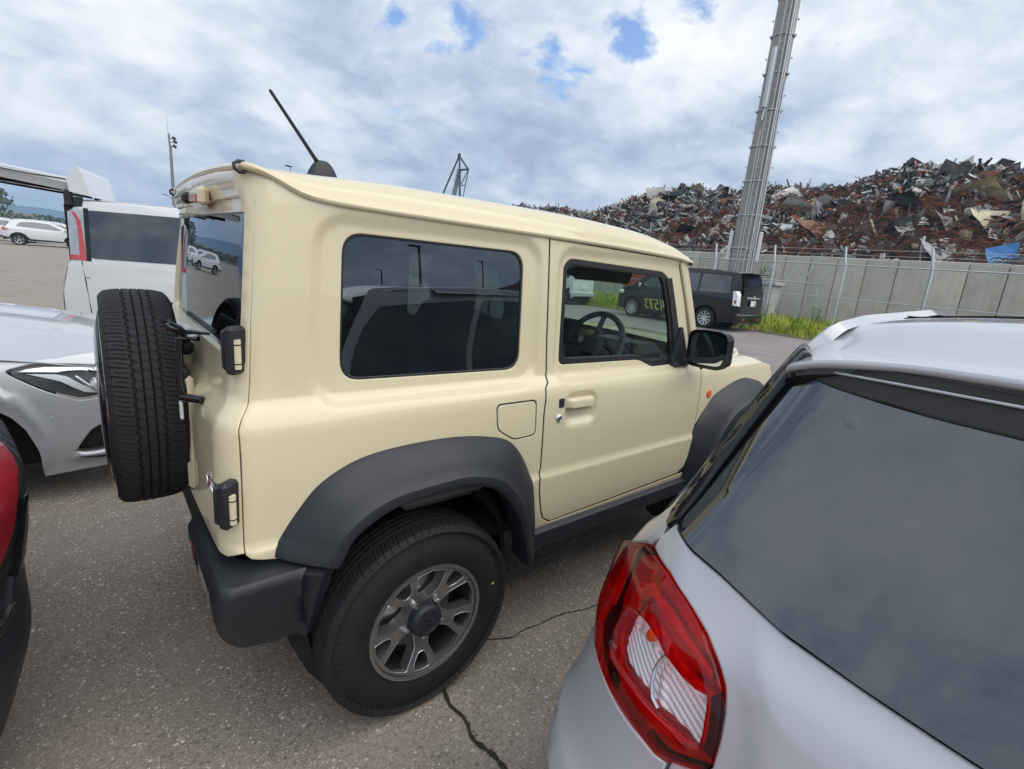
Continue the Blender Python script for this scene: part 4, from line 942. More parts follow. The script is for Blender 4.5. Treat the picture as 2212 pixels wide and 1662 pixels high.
panel('chrome_brow', MV, [(-.27, .748), (-.22, .764), (-.14, .772), (-.03, .766), (.10, .748), (.30, .715), (.30, .70), (.10, .728), (-.02, .742), (-.07, .742), (-.12, .735)], 'chrome', hlp, step=.02, edge=.012, fl=.02, rr=.002, off=-.014)
panel('chrome_blade', MV, [(-.24, .738), (-.13, .728), (-.10, .715), (-.06, .66), (0, .62), (.20, .64), (.20, .632), (0, .610), (-.07, .622), (-.11, .655), (-.14, .69)], 'clearrefl', hlp, step=.02, edge=.012, fl=.015, rr=.002, off=-.018)
b = MB(); c0 = MV.P(.0, .665, -.02); b.lathe([(0, -.012), (.022, -.008), (.030, .005), (.032, .03)], 24, 'y', c0); b.build('projector', 'clearrefl', hlp, 60)
b = MB(); b.tube([MV.P(s, z, -.012) for s, z in ((-.06, .715), (-.035, .66), (-.02, .63), (.01, .66), (.0, .70))], .007, 6); b.build('light_bar', 'chrome', hlp, 60)
panel('headlamp_cover', MV, HL, 'lensclr', hlp, step=.04, edge=.02, fl=.02, rr=.003, off=.001, smooth=60)
panel('air_intake', MV, scaled(INT, 1.0), 'plasticm', mer, step=.05, edge=.03, fl=0, rr=0, off=-.045)
b = MB(); q = Vector(MV.P(-.221, .491, .0)); b.lathe([(0, -.0015), (.0085, -.0015), (.0095, .001), (.0100, -.001), (.0125, 0), (.013, .004)], 20, 'y', q); b.build('parking_sensor', 'silver', mer, 60)
panel('intake_blade', MV, [(-.10, .256), (0, .247), (.30, .26), (.30, .252), (0, .238), (-.08, .25)], 'plasticm', mer, step=.03, edge=.02, fl=.01, rr=0, off=.017)
b = MB()
def mhood(i, j):
    x = -.50-i/30*1.45; v = j/24*2-1; a = abs(v); z0 = interp(x, [(-2.0, 1.045), (-1.6, 1.01), (-1.2, .965), (-.8, .892), (-.55, .80), (-.48, .74)])
    return (x+2.6, v*(.865-.10*max(0, (x+.95)/.45)**2), z0-.145*a**2.6+.012*sst(.10, 0, abs(a-.60)))
b.grid(31, 25, mhood); b.build('bonnet', 'silverb', mer, 50)
b = MB(); b.tube([(x+2.6, 2.40-.865*.955-2.40, interp(x, [(-2., .92), (-1.2, .84), (-.8, .78)])) for x in (-1.9, -1.5, -1.2)], .003, 5)
b = MB(); st = [(-1.95, 1.03, .74, 1.035), (-2.5, 1.33, .60, 1.33), (-2.9, 1.41, .56, 1.40), (-3.7, 1.40, .56, 1.39), (-4.3, 1.20, .62, 1.2), (-4.5, .95, .78, .95)]
b.grid(6, 9, lambda i, j: (st[i][0]+2.6, (j/4-1)*st[i][2], st[i][1]-.02*abs(j/4-1)**2)); b.build('roof', 'gloss', mer, 50)
b = MB()
for sg in (-1, 1): b.grid(6, 2, lambda i, j: (st[i][0]+2.6, sg*(st[i][2] if j else .80), st[i][3]-.02 if j else .92))
b.build('side_glass', 'gloss', mer, 40)
for x in (-1.49+2.6, -4.05+2.6):
    for sg in (-1, 1): simple_wheel(mer, x, sg*.79, .32, rz=0. if sg < 0 else pi, spokes=10)
b = MB(); b.box((-1.49+2.6, 0, .45), (.86, 1.45, .52)); b.box((-1.45, 0, .45), (.8, 1.5, .5)); b.box((0, 0, .5), (2.2, 1.6, .4)); b.build('wheel_well', 'dark', mer, 0)
# --- dark red car nose at the left edge
RED = Wrap(w=[(.03, .78), (.2, .84), (.5, .88), (.85, .88), (1.0, .78)], xr=[(.03, -1.06), (.13, -1.02), (.32, -.965), (.5, -.93), (.62, -.93), (.70, -.915), (.80, -.897), (.90, -.888), (.955, -.92), (1.0, -1.02)], r=.35, y0=.22, sg=-1, dirx=-1, bow=.05, L=.55)
PV = (-.965, -.45); RA = radians(13)
class Rotd:
    def P(S, s, z, d=0.): q = RED.P(s, z, d); return (q[0]-PV[0], q[1]-PV[1], q[2])
red = thing('crossover_car', 'dark red crossover nose with black grille at the left edge', 'car', (PV[0]-.038, PV[1], 0), RA); RV = Rotd()
panel('front_wing', RV, [(-3.6, .50), (-2.9, .50), (-2.8, .74), (-2.1, .74), (-2.0, .40), (-.45, .40), (-.42, .70), (-.05, .76), (.05, .62), (.20, .60), (.349, .732), (.385, .80), (.397, .86), (.41, .90), (.50, .96), (.50, 1.0), (-.2, 1.0), (-1.0, 1.04), (-3.6, 1.04)], 'red', red, step=.04, edge=.02, fl=.015, rr=.004, smooth=45)
panel('bumper_cladding', RV, [(-.42, .10), (.3, .06), (1.0, .06), (1.9, .06), (2.3, .10), (2.3, .60), (1.9, .62), (.55, .62), (.42, .655), (.40, .585), (.35, .552), (.20, .56), (.05, .55), (-.10, .50), (-.42, .35)], 'plastic', red, step=.04, edge=.02, fl=.02, rr=.004, smooth=50)
panel('lower_intake', RV, [(.21, .60), (.345, .560), (.395, .59), (.412, .655), (.55, .63), (1.8, .63), (1.8, .955), (.52, .955), (.42, .895), (.403, .86), (.39, .80), (.352, .725)], 'plasticm', red, step=.03, edge=.02, fl=.02, rr=.002, off=-.012, disp=lambda s, z: -.006*abs(sin(s*90))*abs(sin(z*90+s*45)))
panel('trim_blade', RV, [(.41, .86), (.43, .86), (.445, .70), (.42, .66), (.412, .66), (.408, .72)], 'gloss', red, step=.02, edge=.015, fl=.01, rr=.002, off=.006)
panel('fog_lamp_trim', RV, [(.30, .565), (.345, .552), (.39, .575), (.40, .60), (.37, .585), (.33, .575)], 'chrome', red, step=.015, edge=.012, fl=.01, rr=.002, off=.006)
b = MB()
def rhood(i, j):
    x = -.02-i/16*1.5; v = j/12*2-1
    return (x, .67+v*.78, 0.995+.08*(1-exp(x*1.5))-.03*v*v)
b.grid(17, 13, rhood); b.build('bonnet', 'red', red, 50)
b = MB(); b.box((-2.6, .67, 1.30), (2.0, 1.35, .55), bev=.2); b.build('cabin', 'gloss', red)
for x in (-.85, -3.4):
    for sg in (-1, 1): simple_wheel(red, x, .67+sg*.76, .34, rz=0. if sg < 0 else pi)
b = MB(); b.box((-.9, .67, .5), (.8, 1.4, .5)); b.box((-2.2, .67, .5), (3.4, 1.5, .4)); b.build('wheel_well', 'dark', red, 0)
# ------------------------------------------------------------------ ground
def ground_mat():
    m, t, b = newmat('worn_asphalt'); co = objc(t)
    big = NOISE(t, co, .35, 5, .6); mid = NOISE(t, co, 3.0, 6, .65); fine = NOISE(t, co, 60, 5, .7)
    base = MIX(t, RAMP(t, big, [(.35, 0.), (.7, 1.)]), (.315, .258, .21), (.415, .352, .292))
    base = MIX(t, RAMP(t, mid, [(.35, 0.), (.7, 1.)]), base, (.275, .230, .193))
    base = MIX(t, MATH(t, 'MULTIPLY', RAMP(t, fine, [(.40, 1.), (.62, 0.)]), .50), base, (.14, .118, .10))
    # exposed aggregate: three sizes of pebble
    h = fine; mixc = base
    for sc, keep, col, amt in ((60, .72, None, 1.), (105, .50, None, 1.), (190, .45, None, .9)):
        v = t.nodes.new('ShaderNodeTexVoronoi'); v.inputs['Scale'].default_value = sc; v.inputs['Randomness'].default_value = 1.
        dv = VM(t, 'ADD', co, (sc*.01, .3, 0)); wn = t.nodes.new('ShaderNodeTexNoise'); wn.inputs['Scale'].default_value = sc*1.3; LK(t, dv, wn.inputs['Vector'])
        LK(t, VM(t, 'ADD', dv, VM(t, 'SCALE', VM(t, 'SUBTRACT', wn.outputs['Color'], (.5, .5, .5)), None)), v.inputs['Vector'])
        t.nodes[-1]
        s3 = t.nodes.new('ShaderNodeSeparateXYZ'); LK(t, v.outputs['Color'], s3.inputs[0])
        pick = RAMP(t, s3.outputs[0], [(keep, 0.), (keep+.02, 1.)])
        shape = RAMP(t, v.outputs['Distance'], [(.30, 1.), (.42, 0.)])
        wear = RAMP(t, NOISE(t, co, 1.4, 5, .6), [(.30, .35), (.62, 1.)])
        msk = MATH(t, 'MULTIPLY', MATH(t, 'MULTIPLY', pick, shape), wear)
        stone = RAMP(t, s3.outputs[1], [(0., (.12, .10, .085)), (.30, (.24, .20, .165)), (.55, (.44, .39, .32)), (.80, (.66, .60, .50)), (1., (.88, .84, .74))])
        mixc = MIX(t, MATH(t, 'MULTIPLY', msk, amt), mixc, stone)
        h = MATH(t, 'MULTIPLY_ADD', msk, .7, h)
    stain = RAMP(t, NOISE(t, VM(t, 'ADD', co, (3., 8., 0)), .9, 4, .55, .4), [(.60, 0.), (.74, 1.)]); mixc = MIX(t, MATH(t, 'MULTIPLY', stain, .45), mixc, (.10, .09, .082))
    LK(t, mixc, b.inputs['Base Color']); LK(t, MATH(t, 'MULTIPLY_ADD', fine, .2, .70), b.inputs['Roughness'])
    setp(b, spec=.35); bump(t, b, h, .0032, .9); return m
for nd in ():
    pass
MT['asphalt'] = ground_mat()
MT['meshwire'] = simple('zinc_wire', (.45, .46, .45), .6, .2)
# VM SCALE needs its scale socket
for nd in MT['asphalt'].node_tree.nodes:
    if nd.type == 'VECT_MATH' and nd.operation == 'SCALE': nd.inputs['Scale'].default_value = .0045
b = MB(); GX = [-2150, -200, -40, -12, -6, -4, -3, -2, -1, 0, 1, 2, 3, 4, 6, 10, 15.3, 40, 200, 2150]
GY = [-2150, -200, -40, -12, -6, -4, -3, -2, -1, 0, 1, 2, 4, 8, 20, 60, 200, 2150]
b.grid(len(GX), len(GY), lambda i, j: (GX[i], GY[j], 0)); g_ = b.build('ground', 'asphalt', None, 0); tag(g_, kind='structure')
MT['oldasphalt'] = simple('pale_road_asphalt', (.235, .205, .20), .85, var=.14, vs=1.2, bmp=.002, bs=60)
b = MB(); b.grid(20, 2, lambda i, j: ((7.0+.25*sin(i*1.3), 15.6+.25*sin(i*2.1)+.12*sin(i*5.))[j], -30+i*6, .004)); tag(b.build('road', 'oldasphalt', None, 0), kind='structure')
# cracks: ragged open joints with dirt and moss packed in
MT['crackdirt'] = simple('crack_dirt', (.022, .022, .016), .95, var=.5, vs=40)
MT['moss'] = simple('moss', (.035, .05, .014), .95, var=.4, vs=60)
def crack(name, pts, w, seed, n=160, mat='crackdirt'):
    random.seed(seed); P = resamp(pts, n); b = MB(); V = []; 
    for i, (x, y) in enumerate(P):
        a = P[max(0, i-1)]; c = P[min(n-1, i+1)]; dx, dy = c[0]-a[0], c[1]-a[1]; L = math.hypot(dx, dy) or 1; nx, ny = -dy/L, dx/L
        j = .010*noise.noise(Vector((x*9, y*9, seed)))+.004*noise.noise(Vector((x*45, y*45, seed)))
        ww = w*(.55+.9*abs(noise.noise(Vector((x*22, y*22, seed+3.1)))))*min(1, i/6+.1, (n-1-i)/6+.1)
        V += [(x+nx*(j-ww), y+ny*(j-ww), .0042), (x+nx*(j+ww), y+ny*(j+ww), .0042)]
    b.add(V, [(2*i, 2*i+1, 2*i+3, 2*i+2) for i in range(n-1)]); return tag(b.build(name, mat, None, 0), kind='structure')
crack('ground_crack', [(.11, -.60), (.095, -.74), (.075, -.83), (.082, -.92), (.070, -1.0), (.093, -1.13), (.10, -1.4), (.07, -1.9)], .0085, 4)
crack('ground_crack', [(.20, -.66), (.345, -.655), (.46, -.70), (.585, -.70), (.74, -.72), (.905, -.76), (1.2, -.79)], .0030, 9)
crack('ground_crack', [(11.4, 5.2), (12.2, 4.3), (12.85, 3.4), (12.9, 2.2), (13.3, .6)], .02, 12)
crack('ground_crack', [(9.0, 4.5), (10.2, 3.5), (10.8, 2.2), (11.5, 1.5)], .014, 15)
b = MB(); random.seed(3)
for k in range(26):
    t = random.random(); x = .085+.006*random.gauss(0, 1); y = -.76-.5*t; r = random.uniform(.002, .0045); b.lathe([(0, r*.3), (r*.7, r*.2), (r, 0)], 5, 'z', (x, y, .004))
tag(b.build('moss', 'moss', None, 60), kind='stuff')
# loose pebbles lying proud of the worn surface
random.seed(21); MT['pebble'] = simple('pebble', (.40, .355, .30), .8, var=.6, vs=2.2)
b = MB()
for k in range(5200):
    a = random.uniform(radians(18), radians(112)); r = .75+3.6*random.random()**1.4
    x, y = CAM.x+r*cos(a), CAM.y+r*sin(a); q = random.uniform(.0012, .0042)
    R = Matrix.Rotation(random.uniform(0, 6.3), 3, 'Z'); f = random.uniform(.55, 1.)
    V = [(q*f, 0, 0), (0, q, 0), (-q, 0, 0), (0, -q*f, 0), (q*.1, q*.1, q*.75)]
    b.add([R @ Vector(v)+Vector((x, y, 0)) for v in V], [(0, 1, 4), (1, 2, 4), (2, 3, 4), (3, 0, 4)])
tag(b.build('gravel', 'pebble', None, 60), kind='stuff')
# ------------------------------------------------------------------ white van with its tailgate up
mpv = [(-.05, .30), (-.14, .50), (-.13, .80), (-.06, 1.08), (-.02, 1.15), (.02, 1.70), (.10, 1.775), (.5, 1.80), (1.5, 1.81), (2.8, 1.79), (3.25, 1.66), (3.85, 1.18), (4.0, 1.10), (4.45, .98), (4.62, .78), (4.64, .30)]
mw = [(.25, .80), (.5, .85), (.8, .862), (1.05, .858), (1.14, .845), (1.68, .775), (1.82, .74)]
Hn = radians(-12); nx_, ny_ = -sin(Hn), cos(Hn)
van, VS = side_car('minivan', 'white minivan with raised tailgate behind the off-road car', 'van', 4.66, mpv, mw, 'white', (.78, 3.63), .32,
 [('side_window', [(.15, 1.16), (.13, 1.68), (1.40, 1.70), (1.42, 1.15)]), ('side_window', [(1.50, 1.15), (1.48, 1.70), (2.55, 1.69), (2.62, 1.13)]), ('side_window', [(2.70, 1.13), (2.62, 1.69), (3.05, 1.66), (3.62, 1.20), (3.62, 1.12)])],
 loc=(-.93+nx_*.86, 5.45+ny_*.86, 0), rz=Hn, lines=[[(.07, 1.12), (.09, .90), (.11, .55)], [(.10, .945), (1.45, .945), (2.4, .94)], [(1.46, 1.1), (1.46, .4)]])
lampv = [(-.035, 1.13), (-.035, 1.66), (.02, 1.70), (.11, 1.69), (.115, 1.14)]
o = panel('tail_lamp', VS, lampv, 'lensclr', van, step=.05, edge=.03, fl=.01, rr=.002, off=.010)
panel('lamp_insert', VS, scaled(lampv, .93), 'steel', o, step=.06, edge=.03, fl=0, rr=0, off=.0045)
MT['coral'] = simple('coral_lamp_lens', (.60, .028, .03), .2, coat=1.)
panel('lamp_red', VS, [(.055, 1.135), (.055, 1.45), (.045, 1.58), (.00, 1.66), (.04, 1.645), (.085, 1.56), (.105, 1.30), (.113, 1.135)], 'coral', o, step=.05, edge=.03, fl=.004, rr=0, off=.0085)
panel('lamp_foot', VS, [(-.03, 1.135), (-.03, 1.19), (.05, 1.19), (.05, 1.135)], 'coral', o, step=.05, edge=.03, fl=.004, rr=0, off=.0085)
c = copy_tree(o, parent=van); c.scale = (1, -1, 1)
panel('lamp_pillar', VS, [(.115, 1.13), (.115, 1.70), (.16, 1.70), (.16, 1.13)], 'gloss', van, step=.1, edge=.08, fl=.004, rr=0, off=.0052)
b = MB(); b.box((-.03, 0, 1.25), (.05, 1.35, .95)); b.build('tailgate_opening', 'dark', van, 0)
# raised tailgate: a thick tapering slab with a dark window strip, spoiler standing up at the hinge
hg = MB(); top = [(0.02, 1.99), (-.30, 2.03), (-.80, 2.085), (-1.25, 2.10)]; 
ht = resamp(top, 12)
hg.grid(12, 9, lambda i, j: (ht[i][0], ((j/8)*2-1)*(.70-.02*(i/11)), ht[i][1]+(.035*(1-((j/8)*2-1)**2))))
for sg in (-1, 1): hg.grid(12, 4, lambda i, j: (ht[i][0], sg*((.70-.02*(i/11))-(0, 0, .015, .05)[j]), ht[i][1]-(0, .045, .06, .125)[j]))
hg.grid(2, 9, lambda i, j: (-1.25-(.03 if i else 0), ((j/8)*2-1)*.68, 2.10-(.10 if i else 0)+.035*(1-((j/8)*2-1)**2)))
hatch = hg.build('tailgate', 'white', van, 30)
b = MB(); b.grid(8, 9, lambda i, j: (-.06-i/7*.90, ((j/8)*2-1)*.63, 1.875+i/7*.075)); 
for sg in (-1, 1): b.grid(8, 2, lambda i, j: (-.06-i/7*.90, sg*(.63+.01*j), 1.86+i/7*.075+j*.055))
b.build('tailgate_window', 'gloss', hatch, 30)
for sg in (-1, 1): b = MB(); b.tube([(.005, sg*.70, 1.985), (-.3, sg*.705, 2.0), (-.8, sg*.695, 2.045), (-1.24, sg*.685, 2.06)], .006, 6); b.build('tailgate_seal', 'seal', hatch, 50)
b = MB(); V = [(.015, -.71, 1.86), (.0, -.71, 1.985), (.105, -.71, 2.13), (.14, -.71, 2.06), (.19, -.71, 1.83)]
b.add([(x, y, z) for y in (.70, -.71) for x, _, z in V], [(0, 1, 2, 3, 4), (9, 8, 7, 6, 5), (0, 5, 6, 1), (1, 6, 7, 2), (2, 7, 8, 3), (3, 8, 9, 4), (4, 9, 5, 0)]); b.build('spoiler', 'white', hatch, 20)
b = MB(); b.box((-.95, -.30, 2.15), (.13, .08, .055), bev=.02); b.tube([(-.95, -.30, 2.10), (-.95, -.30, 2.14)], .02, 8); b.build('tailgate_knob', 'plasticm', hatch)  # small black camera knob on the raised tailgate, no lamp
for sg in (-1, 1):
    b = MB(); b.box((-.01, sg*.66, 1.79), (.07, .07, .16), bev=.01); b.box((.07, sg*.66, 1.76), (.09, .06, .11), bev=.01); b.tube([(-.02, sg*.62, 1.60), (-.03, sg*.65, 1.88)], .014, 8); b.build('hinge_strut', 'plasticm', van)
# ------------------------------------------------------------------ black minivan at the fence
bprof = [(-.02, .30), (-.03, .55), (0, .80), (.02, 1.10), (.10, 1.55), (.17, 1.74), (.30, 1.80), (1.5, 1.84), (2.8, 1.80), (3.25, 1.66), (3.85, 1.18), (4.0, 1.10), (4.40, .98), (4.56, .75), (4.58, .30)]
bv, BS = side_car('minivan', 'black minivan parked along the chain-link fence', 'van', 4.6, bprof, mw, 'black', (1.05, 3.88), .33,
 [('side_window', [(.38, 1.16), (.42, 1.68), (1.35, 1.70), (1.37, 1.15)]), ('side_window', [(1.45, 1.15), (1.43, 1.70), (2.45, 1.69), (2.5, 1.13)]), ('side_window', [(2.58, 1.13), (2.52, 1.69), (2.95, 1.66), (3.52, 1.20), (3.52, 1.12)])],
 loc=(15.16, 5.62, 0), rz=pi/2+radians(1.5), lines=[[(1.41, 1.1), (1.41, .45)], [(2.54, 1.1), (2.54, .4)], [(.3, 1.07), (1.38, 1.09)]], spokes=10, zb=.24)
for sg in (1, -1):
    b = MB(); V = [(.10, .86, .80), (.055, .86, .82), (.09, .86, 1.14), (.16, .84, 1.25), (.25, .83, 1.25), (.19, .86, .82)]
    V = [(x-.003, sg*(y+.006), z) for x, y, z in V]; W2 = [(.0, sg*.76, .80), (.02, sg*.76, 1.14), (.09, sg*.75, 1.25)]
    b.add(V+W2, [(0, 1, 2, 3, 4, 5), (1, 6, 7, 2), (2, 7, 8, 3)]); b.build('tail_lamp', 'clearrefl', bv, 0)
    b = MB(); b.box((.12, sg*.852, .93), (.07, .04, .10), bev=.01); b.build('lamp_core', 'redlens', bv)
b = MB(); b.add([(.10, -.64, 1.16), (.10, .64, 1.16), (.20, .60, 1.68), (.20, -.60, 1.68)], [(0, 1, 2, 3)]); b.add([(-.02, -.66, 1.14), (-.02, .66, 1.14), (.10, .60, 1.70), (.10, -.60, 1.70)], [(0, 3, 2, 1)]); b.build('rear_window', 'gloss', bv, 0)
b = MB(); b.box((.02, 0, 1.79), (.40, 1.30, .035), Matrix.Rotation(radians(3), 3, 'Y'), .015); b.build('spoiler', 'black', bv)
b = MB(); b.box((-.035, 0, 1.06), (.03, .90, .06), bev=.01); b.build('garnish', 'chrome', bv)
b = MB(); b.tube([(-.06, .05*cos(2*pi*k/16), 1.10+.05*sin(2*pi*k/16)) for k in range(16)], .007, 6, closed=True); b.build('emblem', 'chrome', bv)
b = MB(); b.box((-.045, 0, .90), (.012, .33, .165), bev=.003); npl = b.build('number_plate', 'white_pl', bv)
MT['ink'] = simple('green_ink', (.02, .09, .05), .6)
b = MB(); 
for k, st in enumerate(([(.08, .03), (.04, .03)], [(-.02, .03), (-.06, .03)])): b.tube([(-.053, y, .90+z+.02) for y, z in st], .006, 4)
for g_ in ([(-.03, .0), (-.10, .0), (-.10, -.035), (-.04, -.035), (-.04, -.065), (-.10, -.065)],): b.tube([(-.053, -y-.14, .90+z+.01) for y, z in g_], .006, 4)
b.build('plate_number', 'ink', npl, 0)
b = MB(); b.box((.05, 0, .42), (.22, 1.66, .36), bev=.07); b.build('rear_bumper', 'black', bv)
b = MB(); b.box((-.055, .48, .40), (.02, .16, .05), bev=.006); b.box((-.055, -.48, .40), (.02, .16, .05), bev=.006); b.build('reflector', 'redlens', bv)
for sg in (1, -1):
    b = MB(); b.box((4.42, sg*.74, .86), (.22, .20, .14), bev=.04); b.build('headlamp', 'clearrefl', bv)
    b = MB(); b.box((3.55, sg*.93, 1.15), (.10, .20, .15), bev=.03); b.build('door_mirror', 'chrome', bv)
# white box van further along
kprof = [(0, .35), (-.02, .70), (0, 1.0), (.03, 1.75), (.10, 1.84), (1.5, 1.87), (2.4, 1.84), (2.65, 1.72), (3.05, 1.10), (3.30, .95), (3.38, .35)]
kv, KS = side_car('minivan', 'small white box van seen through the driver window of the off-road car', 'van', 3.4, kprof, [(.3, .68), (.9, .73), (1.8, .66)], 'white', (.45, 2.85), .28,
 [('side_window', [(.2, 1.10), (.2, 1.65), (1.1, 1.65), (1.1, 1.10)]), ('side_window', [(1.2, 1.10), (1.2, 1.65), (2.4, 1.65), (2.75, 1.10)])], loc=(15.25, 12.9, 0), rz=pi/2)
b = MB(); b.add([(-.01, -.58, 1.08), (-.01, .58, 1.08), (.03, .56, 1.62), (.03, -.56, 1.62)], [(0, 3, 2, 1)]); b.build('rear_window', 'gloss', kv, 0)
b = MB(); b.box((-.04, 0, .78), (.02, .33, .165)); b.build('number_plate', 'white_pl', kv, 0)
b = MB(); b.box((0, 0, .47), (.14, 1.42, .20), bev=.04); b.build('rear_bumper', 'silver', kv)
# ------------------------------------------------------------------ far rows of cars
cross = [(.02, .45), (-.02, .72), (.04, .96), (.30, 1.28), (.42, 1.50), (.8, 1.565), (1.6, 1.585), (2.3, 1.52), (3.02, 1.10), (3.3, 1.04), (3.95, .90), (4.13, .72), (4.16, .35)]
cwf = [(.3, .82), (.7, .88), (.95, .86), (1.05, .82), (1.5, .62), (1.6, .58)]
cw = [('side_window', [(.62, 1.14), (.85, 1.40), (1.4, 1.46), (2.15, 1.42), (2.85, 1.08), (2.6, 1.03)])]
clad = [(.0, .30), (0, .50), (.28, .46)]+[(.72+.46*cos(radians(a)), .33+.46*sin(radians(a))) for a in range(165, 20, -14)]+[(1.25, .42), (2.85, .38)]+[(3.28+.46*cos(radians(a)), .33+.46*sin(radians(a))) for a in range(165, 20, -14)]+[(4.1, .42), (4.1, .30)]+[(3.28+.39*cos(radians(a)), .33+.39*sin(radians(a))) for a in range(5, 176, 12)]+[(2.8, .30), (1.2, .30)]+[(.72+.39*cos(radians(a)), .33+.39*sin(radians(a))) for a in range(5, 176, 12)]
fc, FS = side_car('crossover_car', 'white crossover with black arch cladding, broadside across the far lane', 'car', 4.18, cross, cwf, 'white', (.72, 3.28), .34, cw, loc=(-4.85, 43.7, 0), spokes=5, lower=clad)
for sg in (-1, 1):
    b = MB(); b.box((2.95, sg*.94, 1.10), (.14, .20, .12), bev=.03); b.build('door_mirror', 'white', fc)
    b = MB(); V = [(-.025, .62, .92), (.05, .86, .90), (.40, .87, .90), (.15, .86, 1.0), (-.02, .70, 1.03)]; b.add([(x-.01, sg*(y+.012), z) for x, y, z in V], [(0, 1, 2, 3, 4)]); b.build('tail_lamp', 'redlens', fc, 0)
b = MB(); b.add([(.02, -.66, .99), (.02, .66, .99), (.36, .56, 1.42), (.36, -.56, 1.42)], [(0, 3, 2, 1)]); b.build('rear_window', 'gloss', fc, 0)
random.seed(5)
spec = [(-9.8, 43.4, 'white', 'white crossover nosing into frame left of the broadside crossover'), (-7.2, 49.5, 'white', 'white crossover in the second far row, half hidden by the broadside one'), (-1.6, 50.2, 'white', 'white crossover in the second far row, right of the broadside one'), (-4.6, 55.5, 'white', 'white crossover in the third far row, only its roof showing'), (1.6, 56.5, 'white', 'white crossover in the third far row behind the raised tailgate'), (-10.5, 57.0, 'white', 'white crossover in the third far row at the left edge')]
for x, y, c_, lab in spec:
    c = copy_tree(fc, loc=(x, y, 0), rz=random.uniform(-.05, .05), label=lab); c['group'] = 'white cars in the far rows'
fc['group'] = 'white cars in the far rows'
# dark crossover behind the camera lane (mirrored in the tail window)
dk, _ = side_car('crossover_car', 'dark crossover parked behind the red crossover, mirrored in the tail window', 'car', 4.18, cross, cwf, 'black', (.72, 3.28), .34, cw, loc=(-15.5, 7.2, 0), rz=radians(-8), spokes=8)
# ------------------------------------------------------------------ concrete wall, panel by panel
def concrete():
    m, t, b = newmat('cast_concrete'); co = objc(t); oi = t.nodes.new('ShaderNodeObjectInfo')
    n1 = NOISE(t, VM(t, 'ADD', co, oi.outputs['Location']), 1.4, 7, .65); 
    st = t.nodes.new('ShaderNodeMapping'); st.inputs['Scale'].default_value = (3., 3., .25); LK(t, VM(t, 'ADD', co, oi.outputs['Location']), st.inputs[0])
    n2 = NOISE(t, st.outputs[0], 1.6, 6, .7); f = MATH(t, 'MULTIPLY_ADD', n2, .5, MATH(t, 'MULTIPLY', n1, .5))
    c = RAMP(t, f, [(.32, (.44, .41, .345)), (.5, (.56, .525, .455)), (.68, (.64, .605, .53))])
    tone = MATH(t, 'MULTIPLY_ADD', oi.outputs['Random'], .18, .90)
    cm = t.nodes.new('ShaderNodeCombineXYZ')
    for i in range(3): LK(t, tone, cm.inputs[i])
    c = MIX(t, 1., c, cm.outputs[0], 'MULTIPLY'); LK(t, c, b.inputs['Base Color']); setp(b, rough=.9); bump(t, b, NOISE(t, co, 30, 5, .7), .004); return m
MT['concrete'] = concrete()
wall = thing('concrete_wall', 'tall grey precast concrete wall holding back the scrap heap', 'wall', (24.5, 0, 0))
b = MB(); b.box((0, 0, 1.47), (.22, 1.072, 2.94), bev=.018)
p0 = b.build('wall_panel', 'concrete', wall, 20); p0.location = (0, -40*1.098+.62, 0)
for k in range(1, 105):
    c = p0.copy(); COL.objects.link(c); c.parent = wall; c.location = (random.uniform(-.006, .006), -40*1.098+.62+k*1.098, random.uniform(-.012, .006))
b = MB(); b.box((.16, 10, 1.43), (.10, 130, 2.86)); b.build('wall_core', 'dark', wall, 0)
# red board fixed to the wall
MT['signred'] = simple('faded_red_board', (.45, .07, .05), .6, var=.15)
b = MB(); b.box((24.33, 17.4, 1.13), (.06, 1.35, .75)); tag(b.build('notice_board', 'signred', None, 0), 'faded red board on the concrete wall, seen through the door window', 'sign')
# ------------------------------------------------------------------ chain-link fence
fence = thing('chain_link_fence', 'galvanised chain-link fence with bent-topped posts and barbed wire', 'fence', (21, 0, 0))
b = MB(); b.tube([(0, 0, 0), (0, 0, 2.5), (.02, .05, 2.62), (.10, .16, 3.14)], .040, 10); pp = b.build('fence_post', 'steel', fence, 50); pp.location = (0, -28.6, 0)
for k in range(1, 25):
    c = pp.copy(); COL.objects.link(c); c.parent = fence; c.location = (0, -28.6+k*2.6, 0)
for z, r in ((2.48, .024), (1.25, .016)):
    b = MB(); b.tube([(0, -28.6, z), (0, 36, z)], r, 8); b.build('fence_rail', 'steel', fence, 50)
for z, x in ((2.68, .03), (2.86, .06), (3.05, .09)):
    b = MB(); b.tube([(x, -28.6+i*1.3, z-.012*(i % 2)) for i in range(50)], .007, 4)
    b.build('barbed_wire', 'steel', fence, 50)
b = MB()
for k in range(-31*6, 36*6):
    y = k/6
    for s in (-1, 1): b.add([(0, y, .05), (0, y+.0045, .05), (0, y+s*2.4+.0045, 2.45), (0, y+s*2.4, 2.45)], [(0, 1, 2, 3)])
tag(b.build('wire_mesh', 'meshwire', fence, 0), kind='stuff')
encl = thing('chain_link_enclosure', 'small chain-link enclosure with outward-leaning posts between fence and wall', 'fence', (22.5, 0, 0))
for y in (8.87, 7.80, 7.18, 6.55):
    b = MB(); b.tube([(0, y, 0), (0, y, 1.80), (.02, y-.05, 1.92), (.12, y-.30, 2.42)], .036, 10); b.build('fence_post', 'steel', encl, 50)
b = MB(); b.tube([(0, 8.9, 1.75), (0, 6.4, 1.73)], .024, 8); b.build('fence_rail', 'steel', encl, 50)
b = MB()
